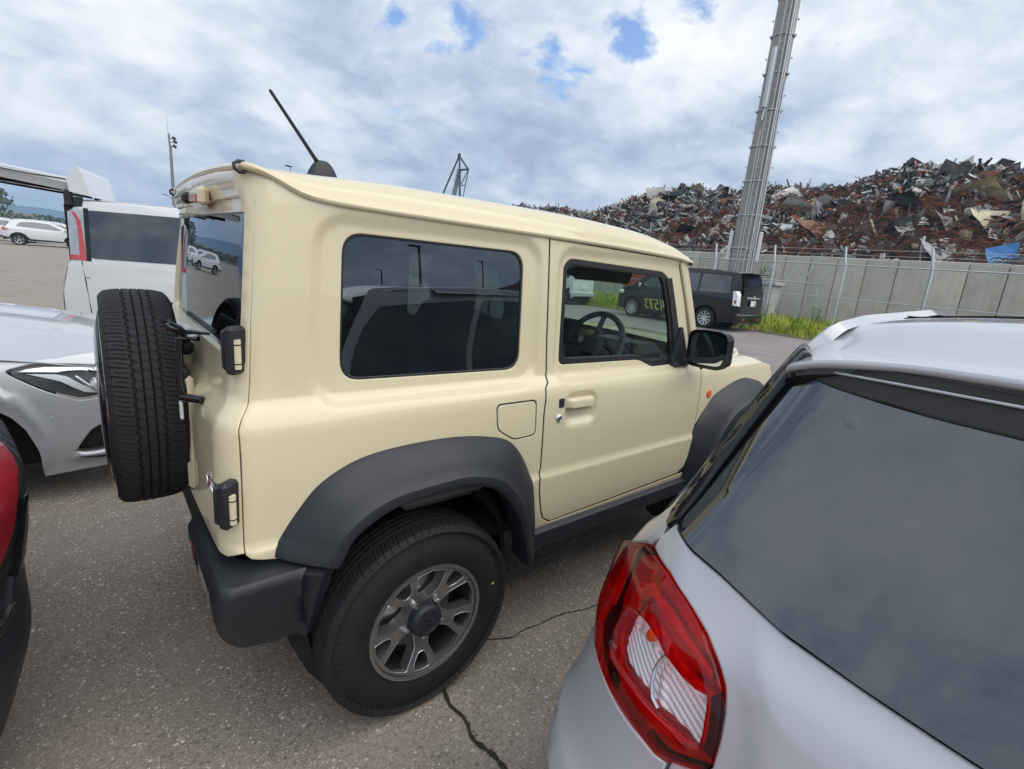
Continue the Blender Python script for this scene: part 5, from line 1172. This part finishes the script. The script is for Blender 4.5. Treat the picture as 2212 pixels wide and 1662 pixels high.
for k in range(0, 26):
    y = 6.5+k*.095
    for s in (-1, 1):
        y2 = y+s*1.7; z2 = 1.73
        if y2 < 6.4: z2 = .05+(y-6.4)/1.7*1.68; y2 = 6.4
        if y2 > 8.9: z2 = .05+(8.9-y)/1.7*1.68; y2 = 8.9
        b.add([(0, y, .05), (0, y+.009, .05), (0, y2+.009, z2), (0, y2, z2)], [(0, 1, 2, 3)])
tag(b.build('wire_mesh', 'meshwire', encl, 0), kind='stuff')
MT['offwhite'] = simple('weathered_offwhite', (.46, .45, .42), .8, var=.15, vs=3)
cab = thing('equipment_cabinet', 'weathered off-white cabinet with overhanging lid behind the fence', 'cabinet', (22.0, 8.5, 0))
b = MB(); b.box((0, 0, .76), (.8, 1.10, 1.52), bev=.01); b.build('housing', 'offwhite', cab)
b = MB(); b.box((0, 0, 1.59), (.95, 1.36, .13), bev=.012); b.build('lid', 'offwhite', cab)
b = MB(); b.box((-.405, -.2, .8), (.012, .02, 1.3)); b.build('door_gap', 'dark', cab, 0)
# ------------------------------------------------------------------ grass strip
random.seed(11)
def grassm():
    m, t, b = newmat('grass_blades'); co = objc(t); f = NOISE(t, co, 1.1, 4, .6)
    LK(t, RAMP(t, f, [(.3, (.14, .20, .02)), (.5, (.30, .36, .04)), (.7, (.44, .46, .08))]), b.inputs['Base Color']); setp(b, rough=.7, spec=.2); return m
MT['grass'] = grassm()
MT['soil'] = simple('verge_soil', (.10, .085, .06), .95, var=.3, vs=2., bmp=.01, bs=12)
b = MB(); b.grid(40, 5, lambda i, j: ((15.72+.22*noise.noise(Vector((i*.9, 1, 0)))+.1*noise.noise(Vector((i*3.3, 5, 0))), 16.4, 19, 22, 24.45)[j], -30+i*1.7, (.004, .05, .09, .11, .12)[j]+.03*noise.noise(Vector((i*.7, j*3., 2.))) if j else .004)); tag(b.build('verge', 'soil', None, 60), kind='structure')
def blades(name, n, xr, yr, hr, mat, seed, wd=.012):
    random.seed(seed); b = MB()
    for k in range(n):
        x = random.uniform(*xr); y = random.uniform(*yr)
        if x < 16.3 and random.random() < .45: continue
        dn = noise.noise(Vector((x*.9, y*.9, 4.)))
        h = random.uniform(*hr)*(1+.7*dn)*(.6+.4*min(1, (x-15.7)/1.2))
        a = random.uniform(0, 6.3); l = h*random.uniform(.15, .6); dx, dy = cos(a), sin(a); w = wd*random.uniform(.6, 1.3)
        z0 = .02+.03*min(1, (x-15.7)); V = []
        for q in (0, .45, .8):
            c = Vector((x+dx*l*q*q, y+dy*l*q*q, z0+h*(q-.12*q*q))); ww = w*(1-q*.55)
            V += [c+Vector((-dy*ww, dx*ww, 0)), c-Vector((-dy*ww, dx*ww, 0))]
        V.append(Vector((x+dx*l, y+dy*l, z0+h*.86)))
        b.add(V, [(0, 1, 3, 2), (2, 3, 5, 4), (4, 5, 6)])
    return tag(b.build(name, mat, None, 0), kind='stuff')
blades('grass', 26000, (15.75, 23.5), (-2, 14), (.10, .42), 'grass', 2)
blades('grass', 3500, (15.75, 23.5), (14, 34), (.2, .5), 'grass', 6, .02)
blades('grass', 3000, (15.75, 23.5), (-24, -2), (.2, .5), 'grass', 8, .02)
MT['weed'] = simple('weed_green', (.10, .17, .035), .7, var=.4, vs=4)
random.seed(31)
def weed(x, y, h, k, lab):
    t = thing('weed_clump', lab, 'weed', (x, y, .05)); b = MB(); lf = MB()
    for i in range(k):
        a = random.uniform(0, 6.3); q = h*random.uniform(.6, 1.); r = random.uniform(.02, .25); dx, dy = r*cos(a), r*sin(a)
        P = [(dx, dy, 0), (dx*1.3+.02, dy*1.3, q*.5), (dx*1.9, dy*1.9, q)]; b.tube(P, [.006, .004, .002], 4)
        for j in range(9):
            z = q*(.25+.08*j); u = z/q; c = Vector((dx*(1+.9*u), dy*(1+.9*u), z)); aa = random.uniform(0, 6.3); L = random.uniform(.05, .14)
            d = Vector((cos(aa)*L, sin(aa)*L, L*random.uniform(-.2, .8))); s = Vector((-sin(aa), cos(aa), 0))*L*.16
            lf.add([c, c+d*.5+s, c+d, c+d*.5-s], [(0, 1, 2, 3)])
    b.build('stem', 'weed', t, 0); tag(lf.build('foliage', 'weed', t, 0), kind='stuff')
weed(20.6, 8.6, 1.25, 16, 'tall seeding weed in front of the off-white cabinet'); weed(20.5, 7.6, .95, 14, 'leafy weed at the foot of the fence post beside the black van')
weed(21.8, 6.1, .9, 22, 'bushy weed right of the small enclosure'); weed(22.3, 8.2, .75, 10, 'low weed inside the small enclosure')
b = MB()
for i in range(60):
    c = Vector((22.0+random.gauss(0, .05), 8.62+random.gauss(0, .14), 1.98+random.gauss(0, .17))); a = random.uniform(0, 6.3); L = .09; d = Vector((.3*L, cos(a)*L, sin(a)*L)); s = Vector((0, -sin(a), cos(a)))*L*.3
    b.add([c, c+d*.5+s, c+d, c+d*.5-s], [(0, 1, 2, 3)])
b.tube([(22.05, 8.8, .1), (22.05, 8.7, 1.2), (22.0, 8.62, 2.1)], .008, 5)
tag(b.build('climbing_plant', 'weed', None, 0), 'green climber on the leaning enclosure post above the cabinet', 'plant')
# ------------------------------------------------------------------ big mast behind the fence
MT['mast'] = simple('weathered_mast_paint', (.33, .31, .275), .62, .15, var=.10, vs=1.5)
PX, PY = 22.8, 10.15
mast = thing('floodlight_mast', 'huge tapering grey steel mast with ladder and conduits behind the fence', 'mast', (PX, PY, 0), radians(27.3))
HM = 26.
def mr(z): return .545-.0095*z
b = MB(); n8 = 10
b.grid(n8, 27, lambda i, j: (mr(j)*cos(2*pi*(i+.35)/n8), mr(j)*sin(2*pi*(i+.35)/n8), j*HM/26), closeu=True); b.build('shaft', 'mast', mast, 20)
b = MB(); b.lathe([(.0, .06), (.75, .06), (.75, 0)], 24, 'z'); b.build('base_plate', 'steel', mast, 30)
for y0 in (-.10, .10):
    b = MB(); b.tube([(-mr(z)-.10, y0, z) for z in range(1, 27)], .020, 6); b.build('ladder_rail', 'steel', mast, 50)
b = MB()
for k in range(80): z = 1.2+k*.31; b.tube([(-mr(z)-.10, -.10, z), (-mr(z)-.10, .10, z)], .010, 5)
tag(b.build('ladder_rungs', 'steel', mast, 50), kind='stuff')
for k, (a, r) in enumerate(((-28, .035), (-38, .028), (-52, .04), (22, .03))):
    ar = radians(180-a); z1 = (26, 26, 11, 9)[k]
    b = MB(); b.tube([((mr(z)+.06)*cos(ar), (mr(z)+.06)*sin(ar), z) for z in range(0, z1)], r, 7); b.build('conduit', 'steel', mast, 50)
for k in range(17):
    z = 1.6+k*1.45; R = mr(z)+.02; b = MB(); b.tube([(R*cos(2*pi*i/20), R*sin(2*pi*i/20), z) for i in range(20)], .028, 5, closed=True)
    for a in (75, -75): q = radians(180+a); b.box((R*1.06*cos(q), R*1.06*sin(q), z), (.10, .10, .07))
    b.build('hoop_clamp', 'steel', mast, 40)
    for a in (82, -82): q = radians(180+a); b = MB(); b.box(((R+.03)*cos(q), (R+.03)*sin(q), z+.62), (.07, .07, .05)); b.build('step_bracket', 'steel', mast, 0)
for y0 in (.62, -.62):
    b = MB(); b.box((.05, y0, 3.15), (.35, .16, 1.35), bev=.02); b.build('junction_box', 'white_pl', mast)
b = MB(); b.tube([(-mr(9)-.07, .22, 8.9), (-mr(9)-.07, .22, 11.2)], .11, 10); b.tube([(-mr(9)-.07, .22, 8.4), (-mr(9)-.07, .18, 9)], .05, 8); b.build('cable_trunk', 'steel', mast, 40)
# ------------------------------------------------------------------ scrap heap
YR = [(-40, 6.0), (-25, 7.4), (-12, 7.0), (-4, 8.0), (3.1, 7.3), (3.8, 8.0), (7.4, 8.3), (9.4, 7.95), (10.5, 7.4), (14.7, 7.6), (17.9, 7.35), (21.8, 7.8), (27.4, 7.1), (30.9, 6.0), (35.1, 6.5), (43.9, 7.1), (50, 5.8), (60, 3.6)]
def hz_(x, y):
    r = interp(y, YR); u = (x-25.2)/11.
    s = sst(-.25, 1., u)*.72+.28*max(0, min(1, u+.15)) if u < 1 else 1-.5*sst(0, 1, (u-1)*.9)
    return 2.1+(r-2.1)*s+.45*noise.noise(Vector((x*.35, y*.35, 1.)))*min(1, max(0, u))+.22*noise.noise(Vector((x*1.1, y*1.1, 4.)))
heap = thing('scrap_heap', 'rusty heap of scrap metal towering over the concrete wall', 'scrap heap', (25, 10, 0))
def rustm():
    m, t, b = newmat('rust_tangle'); co = objc(t); f = NOISE(t, co, .45, 5, .6); g = NOISE(t, co, 7, 6, .7)
    c1 = RAMP(t, g, [(.3, (.010, .007, .006)), (.5, (.05, .020, .012)), (.7, (.13, .048, .024))]); c2 = RAMP(t, g, [(.3, (.010, .010, .011)), (.5, (.035, .034, .034)), (.7, (.10, .10, .095))])
    LK(t, MIX(t, RAMP(t, f, [(.44, 0.), (.56, 1.)]), c1, c2), b.inputs['Base Color']); setp(b, rough=.85); bump(t, b, NOISE(t, co, 5, 8, .8), .25); return m
MT['rustm'] = rustm()
b = MB(); b.grid(46, 190, lambda i, j: ((24.75+i*.5)-25, (-38+j*.52)-10, hz_(24.75+i*.5, -38+j*.52)+.20*noise.noise(Vector((i*.9, j*.9, 7.))))); tag(b.build('scrap_mound', 'rustm', heap, 0), kind='stuff')
SCM = [simple('scrap_rust', (.16, .055, .026), .85, var=.5, vs=3), simple('scrap_dark', (.035, .035, .038), .6, .3, var=.5, vs=3), simple('scrap_grey', (.24, .245, .25), .5, .4, var=.4, vs=3), simple('scrap_pale', (.50, .50, .47), .6, var=.25, vs=3),
       simple('scrap_cream', (.46, .40, .27), .7, var=.25, vs=3), simple('scrap_orange', (.50, .13, .04), .6, var=.2), simple('scrap_teal', (.16, .26, .28), .6, var=.25), simple('scrap_blue', (.03, .17, .42), .5), simple('scrap_brown', (.20, .10, .06), .8, var=.4, vs=3)]
def zone(x, y, z):
    """rusty wire low and to the right, grey clippings left and along the crest"""
    r = interp(y, YR); f = (z-2.2)/(r-2.2); q = noise.noise(Vector((x*.28, y*.22, 9.)))
    rusty = (.85-f)*1.5+q*2.2-(.9 if y > 19 else 0)+(.25 if y < 12 else 0)
    return rusty
def randR(): return Matrix.Rotation(random.uniform(0, 6.3), 3, 'Z') @ Matrix.Rotation(random.uniform(0, 6.3), 3, 'X') @ Matrix.Rotation(random.uniform(0, 6.3), 3, 'Y')
def sheet(s):
    k = random.uniform(.3, 1.); cv_ = random.uniform(-.5, .5); tw = random.uniform(-.4, .4)
    return [(s*(u-.5)*1., s*k*(v-.5)+s*tw*(u-.5)*.4, s*(cv_*(u-.5)**2+tw*(v-.5)*(u-.5))+s*.05*random.uniform(-1, 1)) for u in (0, .33, .66, 1) for v in (0, .5, 1)], [(i*3+j, (i+1)*3+j, (i+1)*3+j+1, i*3+j+1) for i in range(3) for j in range(2)]
mbs = [MB() for _ in SCM]
random.seed(99)
for k in range(40000):
    x = 25.0+random.random()**.8*12.5; y = random.uniform(-3, 52); 
    if k % 7 == 0: x = random.uniform(34, 38)
    z = hz_(x, y)+random.uniform(-.05, .22); rz_ = zone(x, y, z); far = 1+.25*(y > 25)
    P = Vector((x-25, y-10, z)); R = randR(); rr_ = random.random()
    if rz_ > .45+.5*(random.random()-.5):
        mi = 0 if rr_ < .72 else 8 if rr_ < .88 else 1
        # curl of rebar or swarf
        s = random.uniform(.12, .45); a0 = random.uniform(0, 6); n = 6
        pts = [P+R @ Vector((s*cos(a0+i*.7)*(1+.2*i/n), s*sin(a0+i*.7), .12*i*s)) for i in range(n)]; w = Vector((0, 0, random.uniform(.02, .05)))
        V = []; 
        for q in pts: V += [q, q+w]
        mbs[mi].add(V, [(2*i, 2*i+2, 2*i+3, 2*i+1) for i in range(n-1)])
        if random.random() < .13: V, F = sheet(random.uniform(.15, .6)); mbs[random.choice((3, 4, 2, 3, 2))].add([R @ Vector(v)+P for v in V], F)
    else:
        mi = 1 if rr_ < .30 else 2 if rr_ < .58 else 3 if rr_ < .80 else 8 if rr_ < .90 else 0 if rr_ < .95 else random.choice((4, 4, 5, 6))
        if random.random() < .55: V, F = sheet(random.uniform(.16, .62)*far); mbs[mi].add([R @ Vector(v)+P for v in V], F)
        else:
            L = random.uniform(.2, .85); w = random.uniform(.02, .065); R = Matrix.Rotation(random.uniform(0, 6.3), 3, 'Z') @ Matrix.Rotation(random.gauss(0, .42), 3, 'Y') @ Matrix.Rotation(random.uniform(0, 6.3), 3, 'X'); mbs[mi].add([R @ Vector(v)+P for v in ((-L, -w, 0), (L*.1, -w, .05*L), (L, -w, -.05*L), (L, w, -.05*L), (L*.1, w, .05*L), (-L, w, 0))], [(0, 1, 4, 5), (1, 2, 3, 4)])
for m_, nm, mb in zip(SCM, ('rusty_wire', 'dark_scrap', 'grey_scrap', 'pale_scrap', 'cream_scrap', 'orange_scrap', 'teal_scrap', 'blue_scrap', 'brown_scrap'), mbs):
    if mb.f: tag(mesh(nm, mb.v, mb.f, m_, heap, 0), kind='stuff')
# the larger pieces one can pick out, each on its own
random.seed(17)
shl = []
for k in range(10):
    V, F = sheet(1.); me = D.meshes.new('scrap_sheet'); me.from_pydata(V, [], F); shl.append(me)
brl = []
for k in range(5):
    mb = MB(); c_ = random.uniform(-.3, .3); mb.tube([(-.5, 0, 0), (-.15, 0, .12*c_), (.2, .05, .15*c_), (.5, .12*c_, 0)], random.uniform(.02, .045), 5); me = D.meshes.new('scrap_bar'); me.from_pydata([tuple(v) for v in mb.v], [], mb.f); brl.append(me)
cache = {}
def piece(kind, lib, x, y, dz, sc, mi):
    key = (kind, id(lib), mi)
    if key not in cache:
        me = lib.copy(); me.materials.clear(); me.materials.append(SCM[mi]); cache[key] = me
    o = D.objects.new(kind, cache[key]); COL.objects.link(o); o.parent = heap; o.location = (x-25, y-10, hz_(x, y)+dz); o.scale = (sc, sc, sc)
    o.rotation_euler = (random.uniform(-1.2, 1.2), random.uniform(-1.4, .2), random.uniform(0, 6.3)); return o
for k in range(210):
    x = 25.4+random.random()*11; y = random.uniform(-6, 50); piece('scrap_sheet', random.choice(shl), x, y, random.uniform(.0, .3), random.uniform(.45, 1.5)**1.3, random.choice((2, 3, 3, 4, 3, 2, 1, 6, 2, 8 if random.random() < .7 else 5)))
for k in range(120):
    x = 25.4+random.random()*11; y = random.uniform(-6, 50); piece('scrap_bar', random.choice(brl), x, y, random.uniform(.05, .25), random.uniform(.9, 1.9), random.choice((1, 2, 3, 0, 4, 2, 1)))
for k in range(70):    # crest spikes against the sky
    y = random.uniform(2, 52); piece(*( ('scrap_sheet', random.choice(shl)) if random.random() < .5 else ('scrap_bar', random.choice(brl))), 35.5+random.uniform(-1.5, 1.), y, random.uniform(.05, .3), random.uniform(.3, .8), random.choice((1, 1, 2, 1, 3)))
for x, y, sc, mi in ((25.6, 1.6, 1.0, 7), (32.0, 16.6, .8, 8), (33.0, 11.4, 1.1, 6), (31, 9.0, .9, 6), (34.0, 5.2, 1.0, 3), (31.5, 6.2, 1.0, 3), (29.5, 8.8, .8, 3), (28.0, 18.5, .8, 3), (30, 23.5, .7, 5), (28, 20.6, .6, 5), (35.0, 4.0, .9, 2), (36, 3.2, .9, 2), (32.5, 10.2, .9, 8), (33.5, 7.0, .6, 8)):
    piece('scrap_sheet', random.choice(shl), x, y, .25, sc, mi)
mb = MB(); mb.lathe([(.0, .1), (.22, .1), (.30, .14), (.36, .16), (.36, -.16), (.30, -.14)], 16, 'x'); rim_me = D.meshes.new('wheel_rim'); rim_me.from_pydata([tuple(v) for v in mb.v], [], mb.f)
for y in (17.2, 18.6, 19.6, 21.0, 22.4, 24.5, 41.5): piece('wheel_rim', rim_me, 35.2+random.uniform(-.4, .4), y, .30, random.uniform(.8, 1.3), 1)
# ------------------------------------------------------------------ masts, crane, shore, hills
MT['greysteel'] = simple('grey_painted_steel', (.20, .20, .20), .6, var=.15, vs=1.)
MT['silh'] = simple('dark_painted_steel', (.030, .035, .045), .6)
lp_ = thing('floodlight_pole', 'tall slim floodlight pole with whip aerial left of the roof', 'light pole', (5.8, 57.6, 0))
b = MB(); b.tube([(0, 0, 0), (.02, 0, 9.4)], [.19, .11], 12); b.build('pole', 'greysteel', lp_, 50)
b = MB(); b.tube([(-.02, 0, 9.3), (-.06, 0, 10.2)], .08, 8); b.box((-.05, 0, 10.25), (.16, .16, .25)); b.build('pole_head', 'greysteel', lp_, 40)
b = MB(); b.tube([(-.08, 0, 10.2), (-.14, 0, 12.3)], [.018, .008], 5); b.build('whip_aerial', 'greysteel', lp_, 40)
for dx, z in ((.28, 10.05), (.36, 9.75), (.30, 9.35)):
    b = MB(); b.box((dx+.05, 0, z), (.34, .3, .22), Matrix.Rotation(.5, 3, 'Y'), .05); b.tube([(0, 0, z-.12), (dx, 0, z)], .03, 6); b.build('floodlight', 'silh', lp_, 40)
sl = thing('street_lamp', 'curved-arm street lamp low beside the floodlight pole', 'street lamp', (9.1, 88, 0))
b = MB(); b.tube([(0, 0, 0), (0, 0, 5.7), (-.12, 0, 6.3), (-.5, 0, 6.62), (-1.0, 0, 6.75)], .06, 8); b.build('pole', 'greysteel', sl, 50)
b = MB(); b.box((-1.1, 0, 6.75), (.5, .22, .09), bev=.03); b.build('lamp_head', 'silh', sl)
s2 = thing('street_lamp', 'small street lamp whose head peeps over the roof near the aerial', 'street lamp', (15.95, 56, 0))
b = MB(); b.tube([(0, 0, 0), (0, 0, 9.05)], .05, 8); b.build('pole', 'greysteel', s2, 50)
b = MB(); b.box((-.22, 0, 9.2), (.62, .3, .12), Matrix.Rotation(.15, 3, 'Y'), .04); b.build('lamp_head', 'silh', s2)
cr_ = thing('harbour_crane', 'dark harbour crane with pale green jib showing above the roof', 'crane', (85, 130, 0))
def CY(y): return y-130
b = MB(); b.tube([(0, CY(141.3), 19.4), (0, CY(132.7), 30.2)], .28, 6); b.build('jib', 'silh', cr_, 40)
b = MB(); b.box((0, CY(133.2), 22.8), (.9, .9, 8.2), Matrix.Rotation(radians(17), 3, 'X')); b.build('boom', simple('pale_green_paint', (.12, .19, .18), .6), cr_, 20)
b = MB()
for a, c, r in (((132.5, 30.6), (131.9, 26.4), .24), ((132.3, 30.3), (127.3, 26.3), .26), ((131.7, 26.5), (127.3, 26.4), .30), ((131.8, 26.4), (130.0, 10), .30), ((127.3, 26.3), (130.6, 22.6), .16), ((127.3, 26.2), (129.7, 17.5), .13), ((130.6, 22.2), (128.4, 22.2), .12)): b.tube([(0, CY(a[0]), a[1]), (0, CY(c[0]), c[1])], r, 6)
b.box((0, CY(132.5), 30.5), (.7, .7, 1.2)); b.build('mast_frame', 'silh', cr_, 40)
b = MB()
for y0, y1, z0, z1 in ((136.0, 132.6, 18, 27.2), (131.2, 131.4, 18, 29.6)):
    for o in (0, .75): b.tube([(0, CY(y0)+o, z0), (0, CY(y1)+o, z1)], .035, 4)
    for k in range(10): t = k/10; y_ = y0+(y1-y0)*t; z_ = z0+(z1-z0)*t; b.tube([(0, CY(y_), z_), (0, CY(y_)+.75, z_)], .03, 4)
tag(b.build('access_ladders', 'greysteel', cr_, 0), kind='stuff')
b = MB(); b.box((0, 0, 5), (6, 6, 10)); b.build('portal', 'silh', cr_, 0)
# poles that show only as reflections in the glass
for (az, r, h, lab) in ((-62, 30, 6.2, 'tall street lamp across the lane, mirrored in the quarter window'), (-66.5, 60, 6.9, 'distant street lamp mirrored at the left of the quarter window'), (-54.7, 62, 9.0, 'twin-headed lamp post mirrored in the quarter window')):
    t = thing('street_lamp', lab, 'street lamp', (CAM.x+.7+r*cos(radians(az)), -.65+r*sin(radians(az)), 0)); b = MB(); b.tube([(0, 0, 0), (0, 0, h)], .09, 8); b.build('pole', 'silh', t, 50)
    b = MB(); b.box((-.3, 0, h+.03), (.8, .3, .14), bev=.04); b.build('lamp_head', 'silh', t)
# far shore: low works wall, tree line, hills
MT['farwall'] = simple('far_works_wall', (.30, .27, .24), .9)
b = MB(); b.box((-36, 200, 1.8), (50, 3, 3.6)); tag(b.build('works_wall', 'farwall', None, 0), 'long low beige wall far behind the white cars', 'wall')
MT['leaf'] = simple('far_foliage', (.055, .085, .04), .9, var=.4, vs=.4)
MT['bark'] = simple('bark', (.08, .06, .045), .9)
random.seed(41)
def far_tree(x, y, h, w, lab):
    t = thing('tree', lab, 'tree', (x, y, 0)); b = MB(); b.tube([(0, 0, 0), (.1, 0, h*.35), (0, .1, h*.7)], [h*.035, h*.025, h*.01], 6); b.build('trunk', 'bark', t, 40)
    b = MB()
    for k in range(int(260)):
        a = random.uniform(0, 6.3); q = random.random(); zc_ = h*(.28+.72*q); rad = w*.5*sin(pi*(.12+.80*q))**.7*random.random()**.4*(1+.35*noise.noise(Vector((a, q*4, x))))
        c = Vector((rad*cos(a), rad*sin(a), zc_)); R = randR(); s = h*random.uniform(.03, .07)
        b.add([R @ Vector(v)*s+c for v in ((-1, -.6, 0), (1, -.7, .2), (.8, .7, -.2), (-.9, .6, .1))], [(0, 1, 2, 3)])
    tag(b.build('crown', 'leaf', t, 0), kind='stuff')
far_tree(-17.5, 170, 8.5, 8, 'rounded dark tree at the left edge above the beige wall')
b = MB()
for k in range(5200):
    x = random.uniform(-60, 60); hh = 3.0+1.3*noise.noise(Vector((x*.25, 2., 3.)))+.8*noise.noise(Vector((x*.9, 1., 3.))); c = Vector((x, 185+random.uniform(-3, 6), hh*random.random()**.6)); R = randR(); s_ = random.uniform(.15, .4)
    b.add([R @ Vector(v)*s_+c for v in ((-1, -.6, 0), (1, -.7, .2), (.8, .7, -.2), (-.9, .6, .1))], [(0, 1, 2, 3)])
tag(b.build('tree_line', 'leaf', None, 0), kind='stuff')
def hillm():
    m, t, b = newmat('wooded_hill'); co = objc(t); LK(t, RAMP(t, NOISE(t, co, .02, 8, .7), [(.35, (.020, .045, .035)), (.65, (.05, .085, .06))]), b.inputs['Base Color']); setp(b, rough=1., spec=0.); return m
b = MB(); prof = lambda az: interp(az, [(30, .15), (50, .25), (70, .5), (85, .75), (88, .82), (91.2, 1.02), (93.1, 1.16), (95.1, 1.14), (100, 1.5), (112, 2.0), (125, 1.4), (140, 1.9), (160, 1.2), (175, .6)])
DH = 1500
def hl(i, j):
    az = 30+i*.5; f = (0, .35, .75, 1., .6, 0)[j]; r = DH*(1+.06*j)
    h = r*math.tan(radians(prof(az)))*f*(1+.10*noise.noise(Vector((az*.5, j, 0)))*(1 if j < 3 else .35)); return (CAM.x+r*cos(radians(az)), CAM.y+r*sin(radians(az)), h-(.5 if f == 0 else 0))
b.grid(291, 6, hl); tag(b.build('hills', hillm(), None, 60), kind='structure')
# air between here and the hills
hz_m = D.materials.new('haze_air'); hz_m.use_nodes = True; t = hz_m.node_tree; t.nodes.clear()
pv = t.nodes.new('ShaderNodeVolumePrincipled'); pv.inputs['Color'].default_value = (.50, .72, 1., 1); pv.inputs['Density'].default_value = 0.00075; ou = t.nodes.new('ShaderNodeOutputMaterial'); LK(t, pv.outputs[0], ou.inputs['Volume'])
b = MB(); b.box((0, 0, 33), (4400, 4400, 68)); ho = b.build('haze', hz_m, None, 0); tag(ho, kind='stuff')
SC.cycles.use_denoising = True
SC.cycles.volume_bounces = 0
